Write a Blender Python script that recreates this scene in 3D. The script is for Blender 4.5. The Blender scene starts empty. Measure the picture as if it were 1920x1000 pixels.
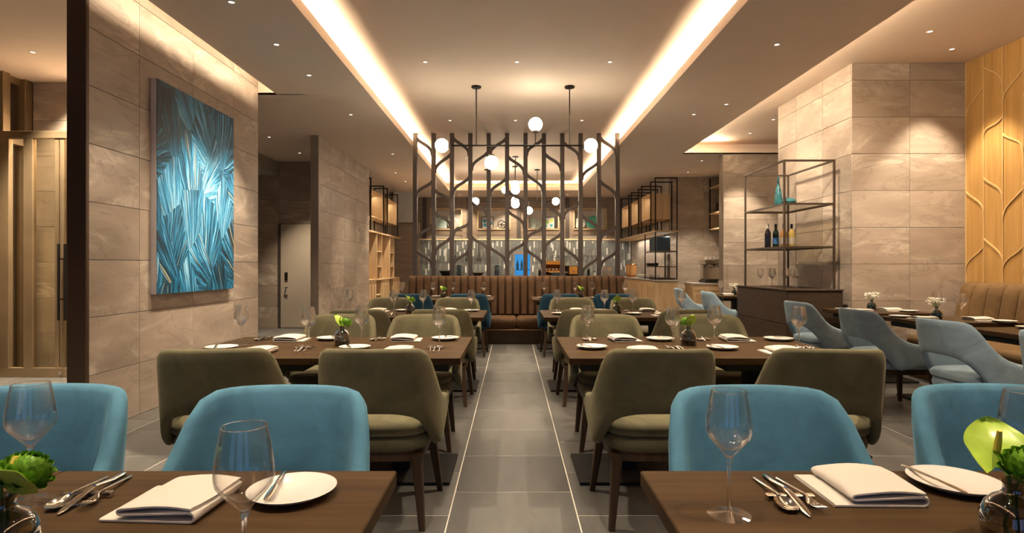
import bpy, math, random
from mathutils import Vector, Matrix
random.seed(11)
SC = bpy.context.scene
COL = SC.collection
PI = math.pi
R = math.radians

# ------------------------------------------------------------------ camera
EYE = 1.215
cd = bpy.data.cameras.new('camera'); cd.sensor_width = 36; cd.lens = 20.625
cd.clip_start = 0.05; cd.clip_end = 100
cam = bpy.data.objects.new('camera', cd); COL.objects.link(cam)
cam.location = (0, 0, EYE); cam.rotation_euler = (PI/2, 0, 0)
SC.camera = cam

# ------------------------------------------------------------------ world: blue dusk outside the rear windows
w = bpy.data.worlds.new('dusk'); SC.world = w; w.use_nodes = True
w.node_tree.nodes['Background'].inputs[0].default_value = (0.16, 0.34, 0.75, 1)
w.node_tree.nodes['Background'].inputs[1].default_value = 0.35

# ------------------------------------------------------------------ exposure
SC.view_settings.view_transform = 'Standard'
SC.view_settings.look = 'None'
SC.view_settings.gamma = 1
SC.view_settings.use_curve_mapping = False
SC.view_settings.exposure = 1.88

WARM = (1.0, 0.78, 0.52)
DOWN = (1.0, 0.81, 0.58)
COVE_W, SLOT_W, SIDE_W, SPOT_W = 3.3, 1.5, 3.0, 55.0     # watts per metre of strip / per downlight

def strip(name, a, b, width, watts_m, aim, color=WARM):
    """LED strip or added fill: a long thin area light from a to b that shines along aim."""
    a, b = Vector(a), Vector(b)
    ln = (b - a).length
    l = bpy.data.lights.new(name, 'AREA'); l.shape = 'RECTANGLE'
    l.size = ln; l.size_y = width; l.energy = watts_m * ln; l.color = color
    o = bpy.data.objects.new(name, l); COL.objects.link(o)
    x = (b - a).normalized(); z = -Vector(aim).normalized(); z = (z - x * z.dot(x)).normalized(); y = z.cross(x)
    m = Matrix((x, y, z)).transposed().to_4x4(); m.translation = (a + b) / 2
    o.matrix_world = m
    return o

# strips in the long ceiling coffer, the slot along the left wall and the raised ceiling on the right
strip('coffer_strip_left', (-1.83, -3.0, 3.345), (-1.83, 15.9, 3.345), .03, COVE_W, (.75, 0, .65))
strip('coffer_strip_right', (1.95, -3.0, 3.345), (1.95, 15.9, 3.345), .03, COVE_W, (-.75, 0, .65))
strip('coffer_strip_far', (-1.6, 16.09, 3.345), (1.72, 16.09, 3.345), .03, COVE_W, (0, -.75, .65))
strip('slot_strip', (-2.77, 4.2, 3.40), (-2.77, 7.0, 3.40), .03, SLOT_W, (-1, 0, -.25))
strip('raised_strip', (3.06, -3.0, 3.42), (3.06, 10.7, 3.42), .03, SIDE_W, (.8, 0, .45))
strip('raised_strip_far', (3.3, 10.87, 3.42), (3.9, 10.87, 3.42), .03, SIDE_W * 1.6, (0, -.8, .45))
strip('backsplash_strip', (-2.5, 17.35, 2.0), (3.0, 17.35, 2.0), .04, 1.6, (0, .5, -.9), (1, .84, .62))
strip('buffet_strip', (3.5, 13.0, 1.96), (3.5, 17.0, 1.96), .04, 2.5, (-.1, 0, -1), (1, .9, .74))

# ------------------------------------------------------------------ node helpers and materials
def node(nt, typ, ins=None, **attrs):
    n = nt.nodes.new(typ)
    for k, v in attrs.items(): setattr(n, k, v)
    for k, v in (ins or {}).items():
        if isinstance(v, bpy.types.NodeSocket): nt.links.new(v, n.inputs[k])
        else: n.inputs[k].default_value = v
    return n

def base(name):
    m = bpy.data.materials.new(name); m.use_nodes = True
    return m, m.node_tree, m.node_tree.nodes['Principled BSDF']

def c4(c): return (c[0], c[1], c[2], 1)

def ramp(nt, fac, stops):
    n = nt.nodes.new('ShaderNodeValToRGB'); nt.links.new(fac, n.inputs[0])
    e = n.color_ramp.elements
    while len(e) < len(stops): e.new(.5)
    for k, (p, c) in enumerate(stops): e[k].position = p; e[k].color = c4(c)
    return n.outputs[0]

def coords(nt, scale=(1, 1, 1), rot=(0, 0, 0), rnd=True):
    tc = node(nt, 'ShaderNodeTexCoord')
    v = tc.outputs['Object']
    if rnd:
        oi = node(nt, 'ShaderNodeObjectInfo')
        off = node(nt, 'ShaderNodeVectorMath', {0: oi.outputs['Random'], 1: (37.0, 91.0, 53.0)}, operation='MULTIPLY')
        v = node(nt, 'ShaderNodeVectorMath', {0: v, 1: off.outputs[0]}, operation='ADD').outputs[0]
    return node(nt, 'ShaderNodeMapping', {'Vector': v, 'Scale': scale, 'Rotation': rot}).outputs[0]

def noise(nt, vec, scale, detail=4, rough=.5, dist=0):
    return node(nt, 'ShaderNodeTexNoise', {'Vector': vec, 'Scale': scale, 'Detail': detail, 'Roughness': rough, 'Distortion': dist}).outputs['Fac']

def bump(nt, b, h, strength, dist=.01):
    nt.links.new(node(nt, 'ShaderNodeBump', {'Height': h, 'Strength': strength, 'Distance': dist}).outputs[0], b.inputs['Normal'])

def plain(name, c, rough=.5, metal=0, var=.06, vscale=8):
    m, nt, b = base(name)
    n = noise(nt, coords(nt), vscale, 5)
    lo = [x * (1 - var) for x in c]; hi = [min(1, x * (1 + var)) for x in c]
    nt.links.new(ramp(nt, n, [(.3, lo), (.7, hi)]), b.inputs['Base Color'])
    b.inputs['Roughness'].default_value = rough; b.inputs['Metallic'].default_value = metal
    return m

def stone(name, lo, hi, vein, dark):
    m, nt, b = base(name)
    v = coords(nt, (1.0, 1.0, 3.2), (0, R(9), 0))
    a = noise(nt, v, .8, 8, .62, 1.3)
    col = ramp(nt, a, [(.30, lo), (.55, [(p + q) / 2 for p, q in zip(lo, hi)]), (.72, hi)])
    v2 = coords(nt, (.7, .7, 1.9), (0, R(-24), 0))
    q = noise(nt, v2, .9, 6, .58, 1.8)
    d = node(nt, 'ShaderNodeMath', {0: node(nt, 'ShaderNodeMath', {0: q, 1: .5}, operation='SUBTRACT').outputs[0]}, operation='ABSOLUTE').outputs[0]
    line = ramp(nt, d, [(0, (1, 1, 1)), (.018, (.45, .45, .45)), (.07, (0, 0, 0))])
    msk = ramp(nt, noise(nt, v, .7, 2), [(.46, (0, 0, 0)), (.62, (.75, .75, .75))])
    f = node(nt, 'ShaderNodeMath', {0: line, 1: msk}, operation='MULTIPLY').outputs[0]
    mx = node(nt, 'ShaderNodeMix', data_type='RGBA'); nt.links.new(f, mx.inputs[0]); nt.links.new(col, mx.inputs[6]); mx.inputs[7].default_value = c4(vein)
    q2 = noise(nt, coords(nt, (.8, .8, 2.4), (0, R(14), 0)), 1.3, 5, .55, 1.5)
    d2 = node(nt, 'ShaderNodeMath', {0: node(nt, 'ShaderNodeMath', {0: q2, 1: .44}, operation='SUBTRACT').outputs[0]}, operation='ABSOLUTE').outputs[0]
    l2 = ramp(nt, d2, [(0, (.38, .38, .38)), (.02, (0, 0, 0))])
    mx2 = node(nt, 'ShaderNodeMix', data_type='RGBA'); nt.links.new(l2, mx2.inputs[0]); nt.links.new(mx.outputs[2], mx2.inputs[6]); mx2.inputs[7].default_value = c4(dark)
    oi = node(nt, 'ShaderNodeObjectInfo')
    br = node(nt, 'ShaderNodeMapRange', {0: oi.outputs['Random'], 3: .90, 4: 1.07}).outputs[0]
    hs = node(nt, 'ShaderNodeHueSaturation', {'Value': br, 'Color': mx2.outputs[2]})
    nt.links.new(hs.outputs[0], b.inputs['Base Color'])
    b.inputs['Roughness'].default_value = .42
    bump(nt, b, a, .12, .004)
    return m

def floor_stone():
    m, nt, b = base('floor_stone')
    v = coords(nt, (3.0, .8, 1))
    a = noise(nt, v, 1.4, 8, .6, .8)
    g = noise(nt, coords(nt), 46, 4, .6)
    f = node(nt, 'ShaderNodeMath', {0: node(nt, 'ShaderNodeMath', {0: g, 1: .35}, operation='MULTIPLY').outputs[0], 1: a}, operation='ADD').outputs[0]
    col = ramp(nt, f, [(.42, (.056, .054, .051)), (.68, (.084, .081, .076)), (.9, (.118, .113, .105))])
    oi = node(nt, 'ShaderNodeObjectInfo')
    br = node(nt, 'ShaderNodeMapRange', {0: oi.outputs['Random'], 3: .86, 4: 1.14}).outputs[0]
    hs = node(nt, 'ShaderNodeHueSaturation', {'Value': br, 'Color': col})
    nt.links.new(hs.outputs[0], b.inputs['Base Color'])
    b.inputs['Roughness'].default_value = .43
    bump(nt, b, f, .10, .003)
    return m

def wood(name, lo, hi, axis=0, rough=.42, fine=1.0):
    m, nt, b = base(name)
    s = [14.0, 14.0, 14.0]; s[axis] = .9
    s2 = [60.0 * fine] * 3; s2[axis] = 2.2
    a = noise(nt, coords(nt, tuple(s)), 1.0, 6, .6, .4)
    g = noise(nt, coords(nt, tuple(s2)), 1.0, 3, .6)
    f = node(nt, 'ShaderNodeMath', {0: node(nt, 'ShaderNodeMath', {0: g, 1: .6}, operation='MULTIPLY').outputs[0], 1: a}, operation='ADD').outputs[0]
    nt.links.new(ramp(nt, f, [(.55, lo), (1.0, hi)]), b.inputs['Base Color'])
    b.inputs['Roughness'].default_value = rough; b.inputs['Specular IOR Level'].default_value = .09
    bump(nt, b, f, .12, .002)
    return m

def velvet(name, c, sheen=.5, tint=None):
    m, nt, b = base(name)
    n = noise(nt, coords(nt), 5.5, 6, .62, 1.0)
    lo = [x * .80 for x in c]; hi = [min(1, x * 1.22) for x in c]
    nt.links.new(ramp(nt, n, [(.32, lo), (.7, hi)]), b.inputs['Base Color'])
    b.inputs['Roughness'].default_value = .85
    b.inputs['Specular IOR Level'].default_value = .15
    b.inputs['Sheen Weight'].default_value = sheen
    b.inputs['Sheen Roughness'].default_value = .38
    b.inputs['Sheen Tint'].default_value = c4(tint or [min(1, x * 3.2) for x in c])
    bump(nt, b, noise(nt, coords(nt), 220, 2), .10, .002)
    return m

def cloth(name, c, scale=300):
    m, nt, b = base(name)
    n = noise(nt, coords(nt), 7, 4)
    nt.links.new(ramp(nt, n, [(.3, [x * .94 for x in c]), (.7, c)]), b.inputs['Base Color'])
    b.inputs['Roughness'].default_value = .9; b.inputs['Specular IOR Level'].default_value = .2
    tc = node(nt, 'ShaderNodeTexCoord')
    wv = node(nt, 'ShaderNodeTexWave', {'Vector': tc.outputs['Object'], 'Scale': scale, 'Distortion': 1.0}, bands_direction='DIAGONAL')
    bump(nt, b, wv.outputs['Fac'], .25, .001)
    return m

def thin_glass(name, tint=(1, 1, 1), refl=1.0, rough=0.0):
    m, nt, b = base(name)
    nt.nodes.remove(b)
    out = nt.nodes['Material Output']
    t = node(nt, 'ShaderNodeBsdfTransparent', {'Color': c4(tint)})
    g = node(nt, 'ShaderNodeBsdfGlossy', {'Color': (1, 1, 1, 1), 'Roughness': rough})
    lw = node(nt, 'ShaderNodeLayerWeight', {'Blend': .5})
    pw = node(nt, 'ShaderNodeMath', {0: lw.outputs['Facing'], 1: 3.0}, operation='POWER')
    k = node(nt, 'ShaderNodeMath', {0: node(nt, 'ShaderNodeMath', {0: pw.outputs[0], 1: .9, 2: .035}, operation='MULTIPLY_ADD').outputs[0], 1: refl}, operation='MULTIPLY', use_clamp=True)
    mx = node(nt, 'ShaderNodeMixShader', {0: k.outputs[0], 1: t.outputs[0], 2: g.outputs[0]})
    nt.links.new(mx.outputs[0], out.inputs['Surface'])
    return m

def solid_glass(name, tint=(1, 1, 1)):
    m, nt, b = base(name)
    b.inputs['Base Color'].default_value = c4(tint)
    b.inputs['Roughness'].default_value = 0.0
    b.inputs['IOR'].default_value = 1.5
    b.inputs['Transmission Weight'].default_value = 1
    t = node(nt, 'ShaderNodeBsdfTransparent', {'Color': (1, 1, 1, 1)})
    mx = node(nt, 'ShaderNodeMixShader', {0: .60, 1: t.outputs[0], 2: b.outputs[0]})
    nt.links.new(mx.outputs[0], nt.nodes['Material Output'].inputs['Surface'])
    return m

def glow(name, c, s):
    m, nt, b = base(name)
    nt.nodes.remove(b)
    e = node(nt, 'ShaderNodeEmission', {'Color': c4(c), 'Strength': s})
    nt.links.new(e.outputs[0], nt.nodes['Material Output'].inputs['Surface'])
    return m

M = {}
M['plaster'] = plain('ceiling_plaster', (.76, .63, .53), .75, 0, .02, 3)
M['stone'] = stone('wall_stone', (.285, .232, .187), (.445, .370, .305), (.62, .555, .475), (.165, .13, .105))
M['grout'] = plain('wall_grout', (.20, .155, .12), .9)
M['floor'] = floor_stone()
M['floor_grout'] = plain('floor_grout', (.62, .58, .51), .9)
M['bronze'] = plain('bronze_metal', (.36, .27, .165), .34, .8, .12, 3)
M['dark_metal'] = plain('dark_bronze_panel', (.085, .052, .032), .45, .4, .10, 2)
M['black_metal'] = plain('black_metal', (.020, .017, .015), .45, .6)
M['brown_metal'] = plain('brown_painted_metal', (.078, .062, .053), .42, .3, .06, 4)
M['pillar_metal'] = plain('taupe_panel_metal', (.26, .21, .17), .45, .2, .05, 3)
M['shelf_metal'] = plain('shelf_bronze', (.085, .062, .046), .4, .5)
M['table'] = wood('dark_table_wood', (.030, .0165, .0075), (.064, .037, .0165), 0, .58)
M['walnut'] = wood('walnut_leg', (.034, .021, .014), (.062, .039, .026), 2, .42)
M['cabinet'] = wood('dark_cabinet_wood', (.040, .027, .019), (.058, .040, .029), 0, .5)
M['black'] = plain('black_base', (.004, .0036, .0032), .7)
M['oak'] = wood('light_oak', (.46, .32, .18), (.62, .455, .28), 2, .5)
M['oak_h'] = wood('light_oak_across', (.46, .32, .18), (.62, .455, .28), 1, .5)
M['amber'] = wood('amber_oak', (.36, .20, .064), (.47, .28, .097), 2, .48)
M['amber_light'] = wood('pale_oak_trim', (.50, .32, .135), (.60, .40, .185), 2, .45)
M['olive'] = velvet('olive_velvet', (.108, .097, .057), .20, (.46, .43, .31))
M['blue'] = velvet('blue_velvet', (.060, .158, .235), .30, (.30, .52, .64))
M['shaded_blue_velvet'] = velvet('shaded_blue_velvet', (.014, .044, .075), .2, (.12, .28, .40))  # blue chair velvet again, shade on the chair backs put into the colour
M['pale_blue'] = velvet('pale_blue_velvet', (.205, .285, .350), .4, (.50, .62, .70))
M['tan'] = velvet('brown_upholstery', (.085, .047, .025), .15, (.5, .34, .2))
M['tan_fabric'] = velvet('tan_upholstery', (.130, .077, .034), .2, (.6, .44, .26))
M['linen'] = cloth('white_linen', (.54, .50, .45))
M['china'] = plain('white_china', (.56, .54, .51), .22, 0, .01)
M['steel'] = plain('polished_steel', (.62, .60, .57), .13, 1, .03)
M['glass'] = thin_glass('clear_glass', (.985, .985, .985), 1.0)
M['crystal'] = solid_glass('crystal_stem')
M['pane'] = thin_glass('door_glass', (.86, .83, .74), 1.2)
M['smoke'] = thin_glass('smoky_glass', (.36, .35, .31), 2.2)
M['teal_glass'] = thin_glass('teal_glass', (.07, .26, .28), 2.5)
M['leaf'] = plain('leaf_green', (.20, .36, .035), .4, 0, .25, 30)
M['petal'] = plain('petal_green', (.13, .30, .018), .45, 0, .30, 40)
M['spathe'] = plain('spathe_green', (.36, .52, .06), .3, 0, .2, 25)
M['spadix'] = plain('spadix_yellow', (.62, .50, .08), .5)
M['stem'] = plain('stem_green', (.07, .16, .02), .5)
M['blossom'] = plain('white_blossom', (.86, .84, .76), .6)
M['globe'] = glow('opal_globe', (1, .84, .62), 12.0)
M['lens'] = glow('lamp_lens', (1, .90, .75), .9)
M['paint_grey'] = plain('canvas_edge', (.56, .52, .50), .7)
M['bulkhead'] = plain('grey_bulkhead', (.42, .39, .35), .8)
M['door_paint'] = plain('beige_door', (.40, .34, .275), .55, 0, .02, 2)
M['kitchen_panel'] = wood('taupe_panel', (.20, .15, .11), (.29, .22, .165), 0, .5)
M['splash'] = plain('grey_backsplash', (.165, .165, .152), .35, 0, .25, 1.4)
M['splash_light'] = plain('pale_green_grey_tile', (.235, .25, .205), .3, 0, .1, 2)
M['splash_white'] = plain('white_picket', (.78, .76, .70), .25)
M['counter'] = plain('grey_counter', (.33, .30, .27), .35, 0, .12, 12)
M['copper'] = plain('copper', (.62, .28, .12), .25, 1)
M['orange_wood'] = wood('orange_wood', (.55, .24, .045), (.72, .36, .08), 0, .45)
M['navy'] = plain('navy_cover', (.025, .055, .09), .5, 0, .15, 12)
M['teal_glaze'] = plain('teal_glaze', (.03, .15, .18), .2, 0, .8, 11)
M['screen_blue'] = glow('cooler_light', (.03, .20, .46), .42)

# ------------------------------------------------------------------ mesh helpers
def lerp(a, b, t): return a + (b - a) * t

def interp(tab, x):
    for (a, u), (b, v) in zip(tab, tab[1:]):
        if x <= b: return lerp(u, v, 0 if b == a else max(0, (x - a) / (b - a)))
    return tab[-1][1]

def smooth_tab(tab, x):
    """Catmull-Rom through a table of (x, y)."""
    n = len(tab)
    for i in range(n - 1):
        if x <= tab[i + 1][0] or i == n - 2:
            x0, y0 = tab[i]; x1, y1 = tab[i + 1]; h = x1 - x0
            ma = (y1 - tab[i - 1][1]) / (x1 - tab[i - 1][0]) if i > 0 else 0
            mb = (tab[i + 2][1] - y0) / (tab[i + 2][0] - x0) if i < n - 2 else (y1 - y0) / h
            t = min(1, max(0, (x - x0) / h))
            return ((2*t**3 - 3*t*t + 1) * y0 + (t**3 - 2*t*t + t) * h * ma + (-2*t**3 + 3*t*t) * y1 + (t**3 - t*t) * h * mb)

class MB:
    def __init__(s): s.V = []; s.F = []
    def add(s, V, F):
        k = len(s.V); s.V += [tuple(v) for v in V]; s.F += [tuple(i + k for i in f) for f in F]; return s
    def box(s, x0, x1, y0, y1, z0, z1, c=0.0):
        if c <= 0:
            V = [(x, y, z) for x in (x0, x1) for y in (y0, y1) for z in (z0, z1)]
            return s.add(V, [(0, 1, 3, 2), (4, 6, 7, 5), (0, 4, 5, 1), (2, 3, 7, 6), (0, 2, 6, 4), (1, 5, 7, 3)])
        V = []; ix = {}
        lo = (x0, y0, z0); hi = (x1, y1, z1)
        for sx in (0, 1):
            for sy in (0, 1):
                for sz in (0, 1):
                    sg = (sx, sy, sz)
                    for ax in range(3):
                        p = []
                        for d in range(3):
                            e = hi[d] if sg[d] else lo[d]
                            if d != ax: e += -c if sg[d] else c
                            p.append(e)
                        ix[(sg, ax)] = len(V); V.append(p)
        F = []
        for ax in range(3):
            a, b = [d for d in range(3) if d != ax]
            for e in (0, 1):
                q = []
                for (i, j) in ((0, 0), (1, 0), (1, 1), (0, 1)):
                    sg = [0, 0, 0]; sg[ax] = e; sg[a] = i; sg[b] = j
                    q.append(ix[(tuple(sg), ax)])
                if (e == 1) != (ax == 1): F.append(tuple(q))
                else: F.append(tuple(q[::-1]))
            for i in (0, 1):
                for j in (0, 1):
                    q = []
                    for (e, w_) in ((0, a), (1, a), (1, b), (0, b)):
                        sg = [0, 0, 0]; sg[ax] = e; sg[a] = i; sg[b] = j
                        q.append(ix[(tuple(sg), w_)])
                    fl = (i == j) != (ax == 1)
                    F.append(tuple(q[::-1]) if fl else tuple(q))
        for sx in (0, 1):
            for sy in (0, 1):
                for sz in (0, 1):
                    q = [ix[((sx, sy, sz), ax)] for ax in range(3)]
                    F.append(tuple(q) if (sx + sy + sz) % 2 else tuple(q[::-1]))
        return s.add(V, F)
    def lathe(s, prof, n=24, c=(0, 0, 0), cap=True):
        V = []; F = []
        for r, z in prof:
            for k in range(n):
                a = 2 * PI * k / n; V.append((c[0] + r * math.cos(a), c[1] + r * math.sin(a), c[2] + z))
        for i in range(len(prof) - 1):
            for k in range(n):
                F.append((i * n + k, i * n + (k + 1) % n, (i + 1) * n + (k + 1) % n, (i + 1) * n + k))
        if cap:
            F.append(tuple(range(n))[::-1]); F.append(tuple((len(prof) - 1) * n + k for k in range(n)))
        return s.add(V, F)
    def loops(s, L, closed=True, caps=True):
        """Skin a list of equal-length point loops."""
        n = len(L[0]); V = [p for l in L for p in l]; F = []
        for i in range(len(L) - 1):
            for k in range(n if closed else n - 1):
                F.append((i * n + k, i * n + (k + 1) % n, (i + 1) * n + (k + 1) % n, (i + 1) * n + k))
        if caps:
            F.append(tuple(range(n))[::-1]); F.append(tuple((len(L) - 1) * n + k for k in range(n)))
        return s.add(V, F)
    def tube(s, pts, r, n=8, caps=True, flat=None):
        """Tube along pts; r a number or list; flat=(w,h) gives a rectangular bar."""
        pts = [Vector(p) for p in pts]; L = []; up = None
        for i, p in enumerate(pts):
            t = (pts[min(i + 1, len(pts) - 1)] - pts[max(i - 1, 0)]).normalized()
            if up is None:
                up = Vector((0, 0, 1)) if abs(t.z) < .9 else Vector((0, 1, 0))
            u = (up - t * up.dot(t)).normalized(); v = t.cross(u); up = u
            rr = r[i] if isinstance(r, (list, tuple)) else r
            if flat: L.append([p + u * (a * flat[1] / 2 * rr) + v * (b * flat[0] / 2 * rr) for a, b in ((1, 1), (1, -1), (-1, -1), (-1, 1))])
            else: L.append([p + u * (rr * math.cos(2*PI*k/n)) + v * (rr * math.sin(2*PI*k/n)) for k in range(n)])
        return s.loops(L, True, caps)
    def sphere(s, c, r, nu=20, nv=12):
        return s.lathe([(max(1e-4, r * math.sin(PI * i / nv)), -r * math.cos(PI * i / nv)) for i in range(nv + 1)], nu, c, False)
    def prism(s, poly, axis, h0, h1):
        def P(a, b, h): return {0: (h, a, b), 1: (a, h, b), 2: (a, b, h)}[axis]
        n = len(poly)
        V = [P(a, b, h0) for a, b in poly] + [P(a, b, h1) for a, b in poly]
        F = [tuple(range(n))[::-1], tuple(range(n, 2 * n))] + [(k, (k + 1) % n, n + (k + 1) % n, n + k) for k in range(n)]
        return s.add(V, F)
    def mesh(s, name, m, smooth=35):
        me = bpy.data.meshes.new(name); me.from_pydata(s.V, [], s.F)
        if m is not None: me.materials.append(M[m] if isinstance(m, str) else m)
        if smooth:
            me.polygons.foreach_set('use_smooth', [True] * len(me.polygons))
            me.set_sharp_from_angle(angle=R(smooth))
        me.update()
        return me
    def obj(s, name, m, parent=None, smooth=35, loc=None):
        return link(name, s.mesh(name, m, smooth), parent, loc)

def fixn(me):
    import bmesh
    bm = bmesh.new(); bm.from_mesh(me); bmesh.ops.recalc_face_normals(bm, faces=bm.faces); bm.to_mesh(me); bm.free()
    return me

def link(name, me, parent=None, loc=None, rotz=None):
    o = bpy.data.objects.new(name, me); COL.objects.link(o)
    if parent is not None: o.parent = parent
    if loc is not None: o.location = loc
    if rotz is not None: o.rotation_euler = (0, 0, rotz)
    return o

def B(*a): return MB().box(*a)

def tag(o, label, cat, group=None):
    o['label'] = label; o['category'] = cat
    if group: o['group'] = group
    return o

def thing(name, label, cat, loc=(0, 0, 0), rotz=0, group=None):
    o = bpy.data.objects.new(name, None); COL.objects.link(o); o.empty_display_size = .1
    o.location = loc; o.rotation_euler = (0, 0, rotz)
    return tag(o, label, cat, group)

def struct(o, lab=None):
    o['kind'] = 'structure'
    if lab: o['label'] = lab
    return o

def dup(root, loc, rotz, label, group=None):
    r = root.copy(); COL.objects.link(r); r.location = loc; r.rotation_euler = (0, 0, rotz); r['label'] = label
    if group: r['group'] = group
    for ch in root.children:
        c = ch.copy(); COL.objects.link(c); c.parent = r
        for g in ch.children:
            d = g.copy(); COL.objects.link(d); d.parent = c
    return r

class Maker:
    """Builds a thing the first time and copies it afterwards."""
    def __init__(s, fn): s.fn = fn; s.src = {}
    def __call__(s, key, loc, rotz, label, group=None):
        if key not in s.src:
            o = s.fn(key); s.src[key] = o
            o.location = loc; o.rotation_euler = (0, 0, rotz); o['label'] = label
            if group: o['group'] = group
            return o
        return dup(s.src[key], loc, rotz, label, group)

# ------------------------------------------------------------------ setting: floor
fl = struct(B(-6.2, 6.0, -3.6, 18.4, -.12, -.002).obj('floor', 'floor_grout', None, 0))
CW, RW, X0 = .626, .6014, -.307
tiles = []
for k in range(-9, 10):
    xa = X0 + k * CW
    for r_ in range(-7, 31):
        yb = .757 + r_ * RW + (0 if k % 2 == 0 else .301)
        if yb < -3.4 or yb + RW > 18.3 or xa < -6.1 or xa + CW > 5.9: continue
        tiles.append((xa, yb))
def tvis(t):
    x, y = t[0] + CW/2, t[1] + RW/2
    return math.hypot(x, y) + (0 if (y > 1.9 and abs(x) < .9 * y + .5) else 100) + (3 if 1.2 < abs(x) < 2.4 and y > 4 else 0)
tiles.sort(key=tvis)
g = .003
tile_me = MB().box(g, CW - g, g, RW - g, -.012, 0, .0015).mesh('tile', 'floor', 0)
for (x, y) in tiles[:290]:
    link('tile', tile_me, fl, (x, y, 0))
rest = MB()
for (x, y) in tiles[290:]: rest.box(x + g, x + CW - g, y + g, y + RW - g, -.012, 0)
o = rest.obj('tiles', 'floor', fl, 0); o['kind'] = 'stuff'

# ------------------------------------------------------------------ setting: ceilings
SO, UP, UPR = 3.291, 3.515, 3.545
c = MB()
c.box(-2.815, -1.72, -3.5, 18.3, SO, SO + .02)                 # left soffit
c.box(-6.2, -2.815, 7.07, 18.3, SO, SO + .02)                      # ... over the recess and the shelves
c.box(1.84, 3.124, -3.5, 18.3, SO, SO + .02)                     # right soffit
c.box(3.124, 6.0, 10.8, 18.3, SO, SO + .02)
c.box(-1.72, 1.84, 15.97, 18.3, SO, SO + .02)                    # far soffit
c.box(-6.2, -3.17, -3.5, 7.07, 3.41, 3.43); c.box(-3.19, -3.17, -3.5, 4.2, 3.40, 3.62)                       # entrance
for x0, x1, y0, y1 in ((-1.74, -1.72, -3.5, 15.99), (1.84, 1.86, -3.5, 15.99), (-1.72, 1.84, 15.97, 15.99)):
    c.box(x0, x1, y0, y1, SO + .02, SO + .10)                    # coffer lip
c.box(-2.30, -2.28, -3.5, 16.5, SO + .02, UP); c.box(2.38, 2.40, -3.5, 16.5, SO + .02, UP); c.box(-2.3, 2.4, 16.5, 16.52, SO + .02, UP)
c.box(-2.3, 2.4, -3.5, 16.52, UP, UP + .02)                      # coffer ceiling
c.box(-2.835, -2.815, -3.5, 7.07, SO, SO + .05)                  # slot edge
c.box(-3.3, -2.5, -3.5, 7.3, 3.60, 3.62); c.box(-3.3, -2.5, 7.07, 7.09, SO, 3.62)
c.box(-2.52, -2.50, -3.5, 7.09, SO + .02, 3.62)
c.box(3.124, 3.139, -3.5, 10.8, SO, SO + .05); c.box(3.124, 6.0, 10.8, 10.815, SO, SO + .09)
c.box(2.75, 6.0, -3.5, 11.2, UPR, UPR + .02); c.box(2.73, 2.75, -3.5, 11.2, SO + .02, UPR + .02); c.box(2.75, 6, 11.18, 11.2, SO + .02, UPR)
c.box(-6.2, 6.0, -3.5, -3.48, 2.9, 3.7)
struct(c.obj('ceiling', 'plaster', None, 0))

# ------------------------------------------------------------------ setting: stone walls
tile_cache = {}
def tile_wall(parent, plane, face, us, zs, u_off=0):
    """plane 'x': wall at constant x facing +x/-x; plane 'y': wall at constant y facing -y. One object per stone panel."""
    pos, rz = face
    for a, b in zip(us, us[1:]):
        for p, q in zip(zs, zs[1:]):
            du, dz = round(b - a, 3), round(q - p, 3)
            if (du, dz) not in tile_cache:
                e = .0017
                tile_cache[(du, dz)] = MB().box(-du/2 + e, du/2 - e, 0, .02, -dz/2 + e, dz/2 - e, .0015).mesh('stone_panel', 'stone', 0)
            cu, cz = (a + b)/2, (p + q)/2
            loc = (pos, cu, cz) if plane == 'x' else (cu, pos, cz)
            link('stone_panel', tile_cache[(du, dz)], parent, loc, rz)
PX, MX, MY = PI/2, -PI/2, 0
ZS = [0, .4215, .843, 1.2645, 1.686, 2.1075, 2.529, 2.9505, 3.291]
ZT = ZS[:-1] + [3.372, 3.54]

wl = struct(B(-3.18, -3.08, 4.235, 7.07, 0, 3.60).obj('wall_left', 'grout', None, 0))
tile_wall(wl, 'x', (-3.06, PX), [4.235, 4.82, 5.63, 6.44, 7.07], ZS[:-1] + [3.372, 3.6])
tile_wall(wl, 'y', (7.07, PI), [-3.18, -3.08], ZS)
B(-3.19, -3.05, 4.20, 4.234, 0, 3.6, .003).obj('end_panel', 'dark_metal', wl, 0)
wr = struct(B(-3.18, -3.08, 9.29, 12.56, 0, SO).obj('wall_left_far', 'grout', None, 0))
tile_wall(wr, 'x', (-3.06, PX), [9.29, 9.9, 10.71, 11.52, 12.56], ZS)
B(-3.185, -3.057, 9.27, 9.289, 0, SO, .003).obj('end_panel', 'pillar_metal', wr, 0)
# recess behind the left wall, with the service door
wc = struct(B(-6.2, -3.18, 11.6, 11.7, 0, SO).obj('wall_recess', 'grout', None, 0))
tile_wall(wc, 'y', (11.58, MY), [-6.2, -5.4, -4.6], ZS)
tile_wall(wc, 'y', (11.58, MY), [-4.6, -3.8, -3.18], [2.06, 2.529, 2.9505, 3.291])
struct(B(-6.2, -5.9, 7.07, 11.6, 0, SO).obj('wall_recess_side', 'stone', None, 0))
struct(B(-6.2, -4.62, 9.6, 11.58, 3.02, SO - .001).obj('beam_recess', 'bulkhead', None, 0))
d2 = struct(B(-4.56, -3.60, 11.56, 11.6, .01, 2.05, .003).obj('door_2', 'door_paint', None, 0))
B(-4.6, -4.56, 11.55, 11.6, 0, 2.06).obj('door_frame', 'brown_metal', d2, 0)
B(-4.475, -4.42, 11.545, 11.565, .94, 1.10, .002).obj('lock_plate', 'black_metal', d2, 0)
MB().tube([(-4.45, 11.56, .80), (-4.45, 11.51, .80), (-4.39, 11.50, .80)], .013).obj('handle', 'steel', d2)

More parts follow.
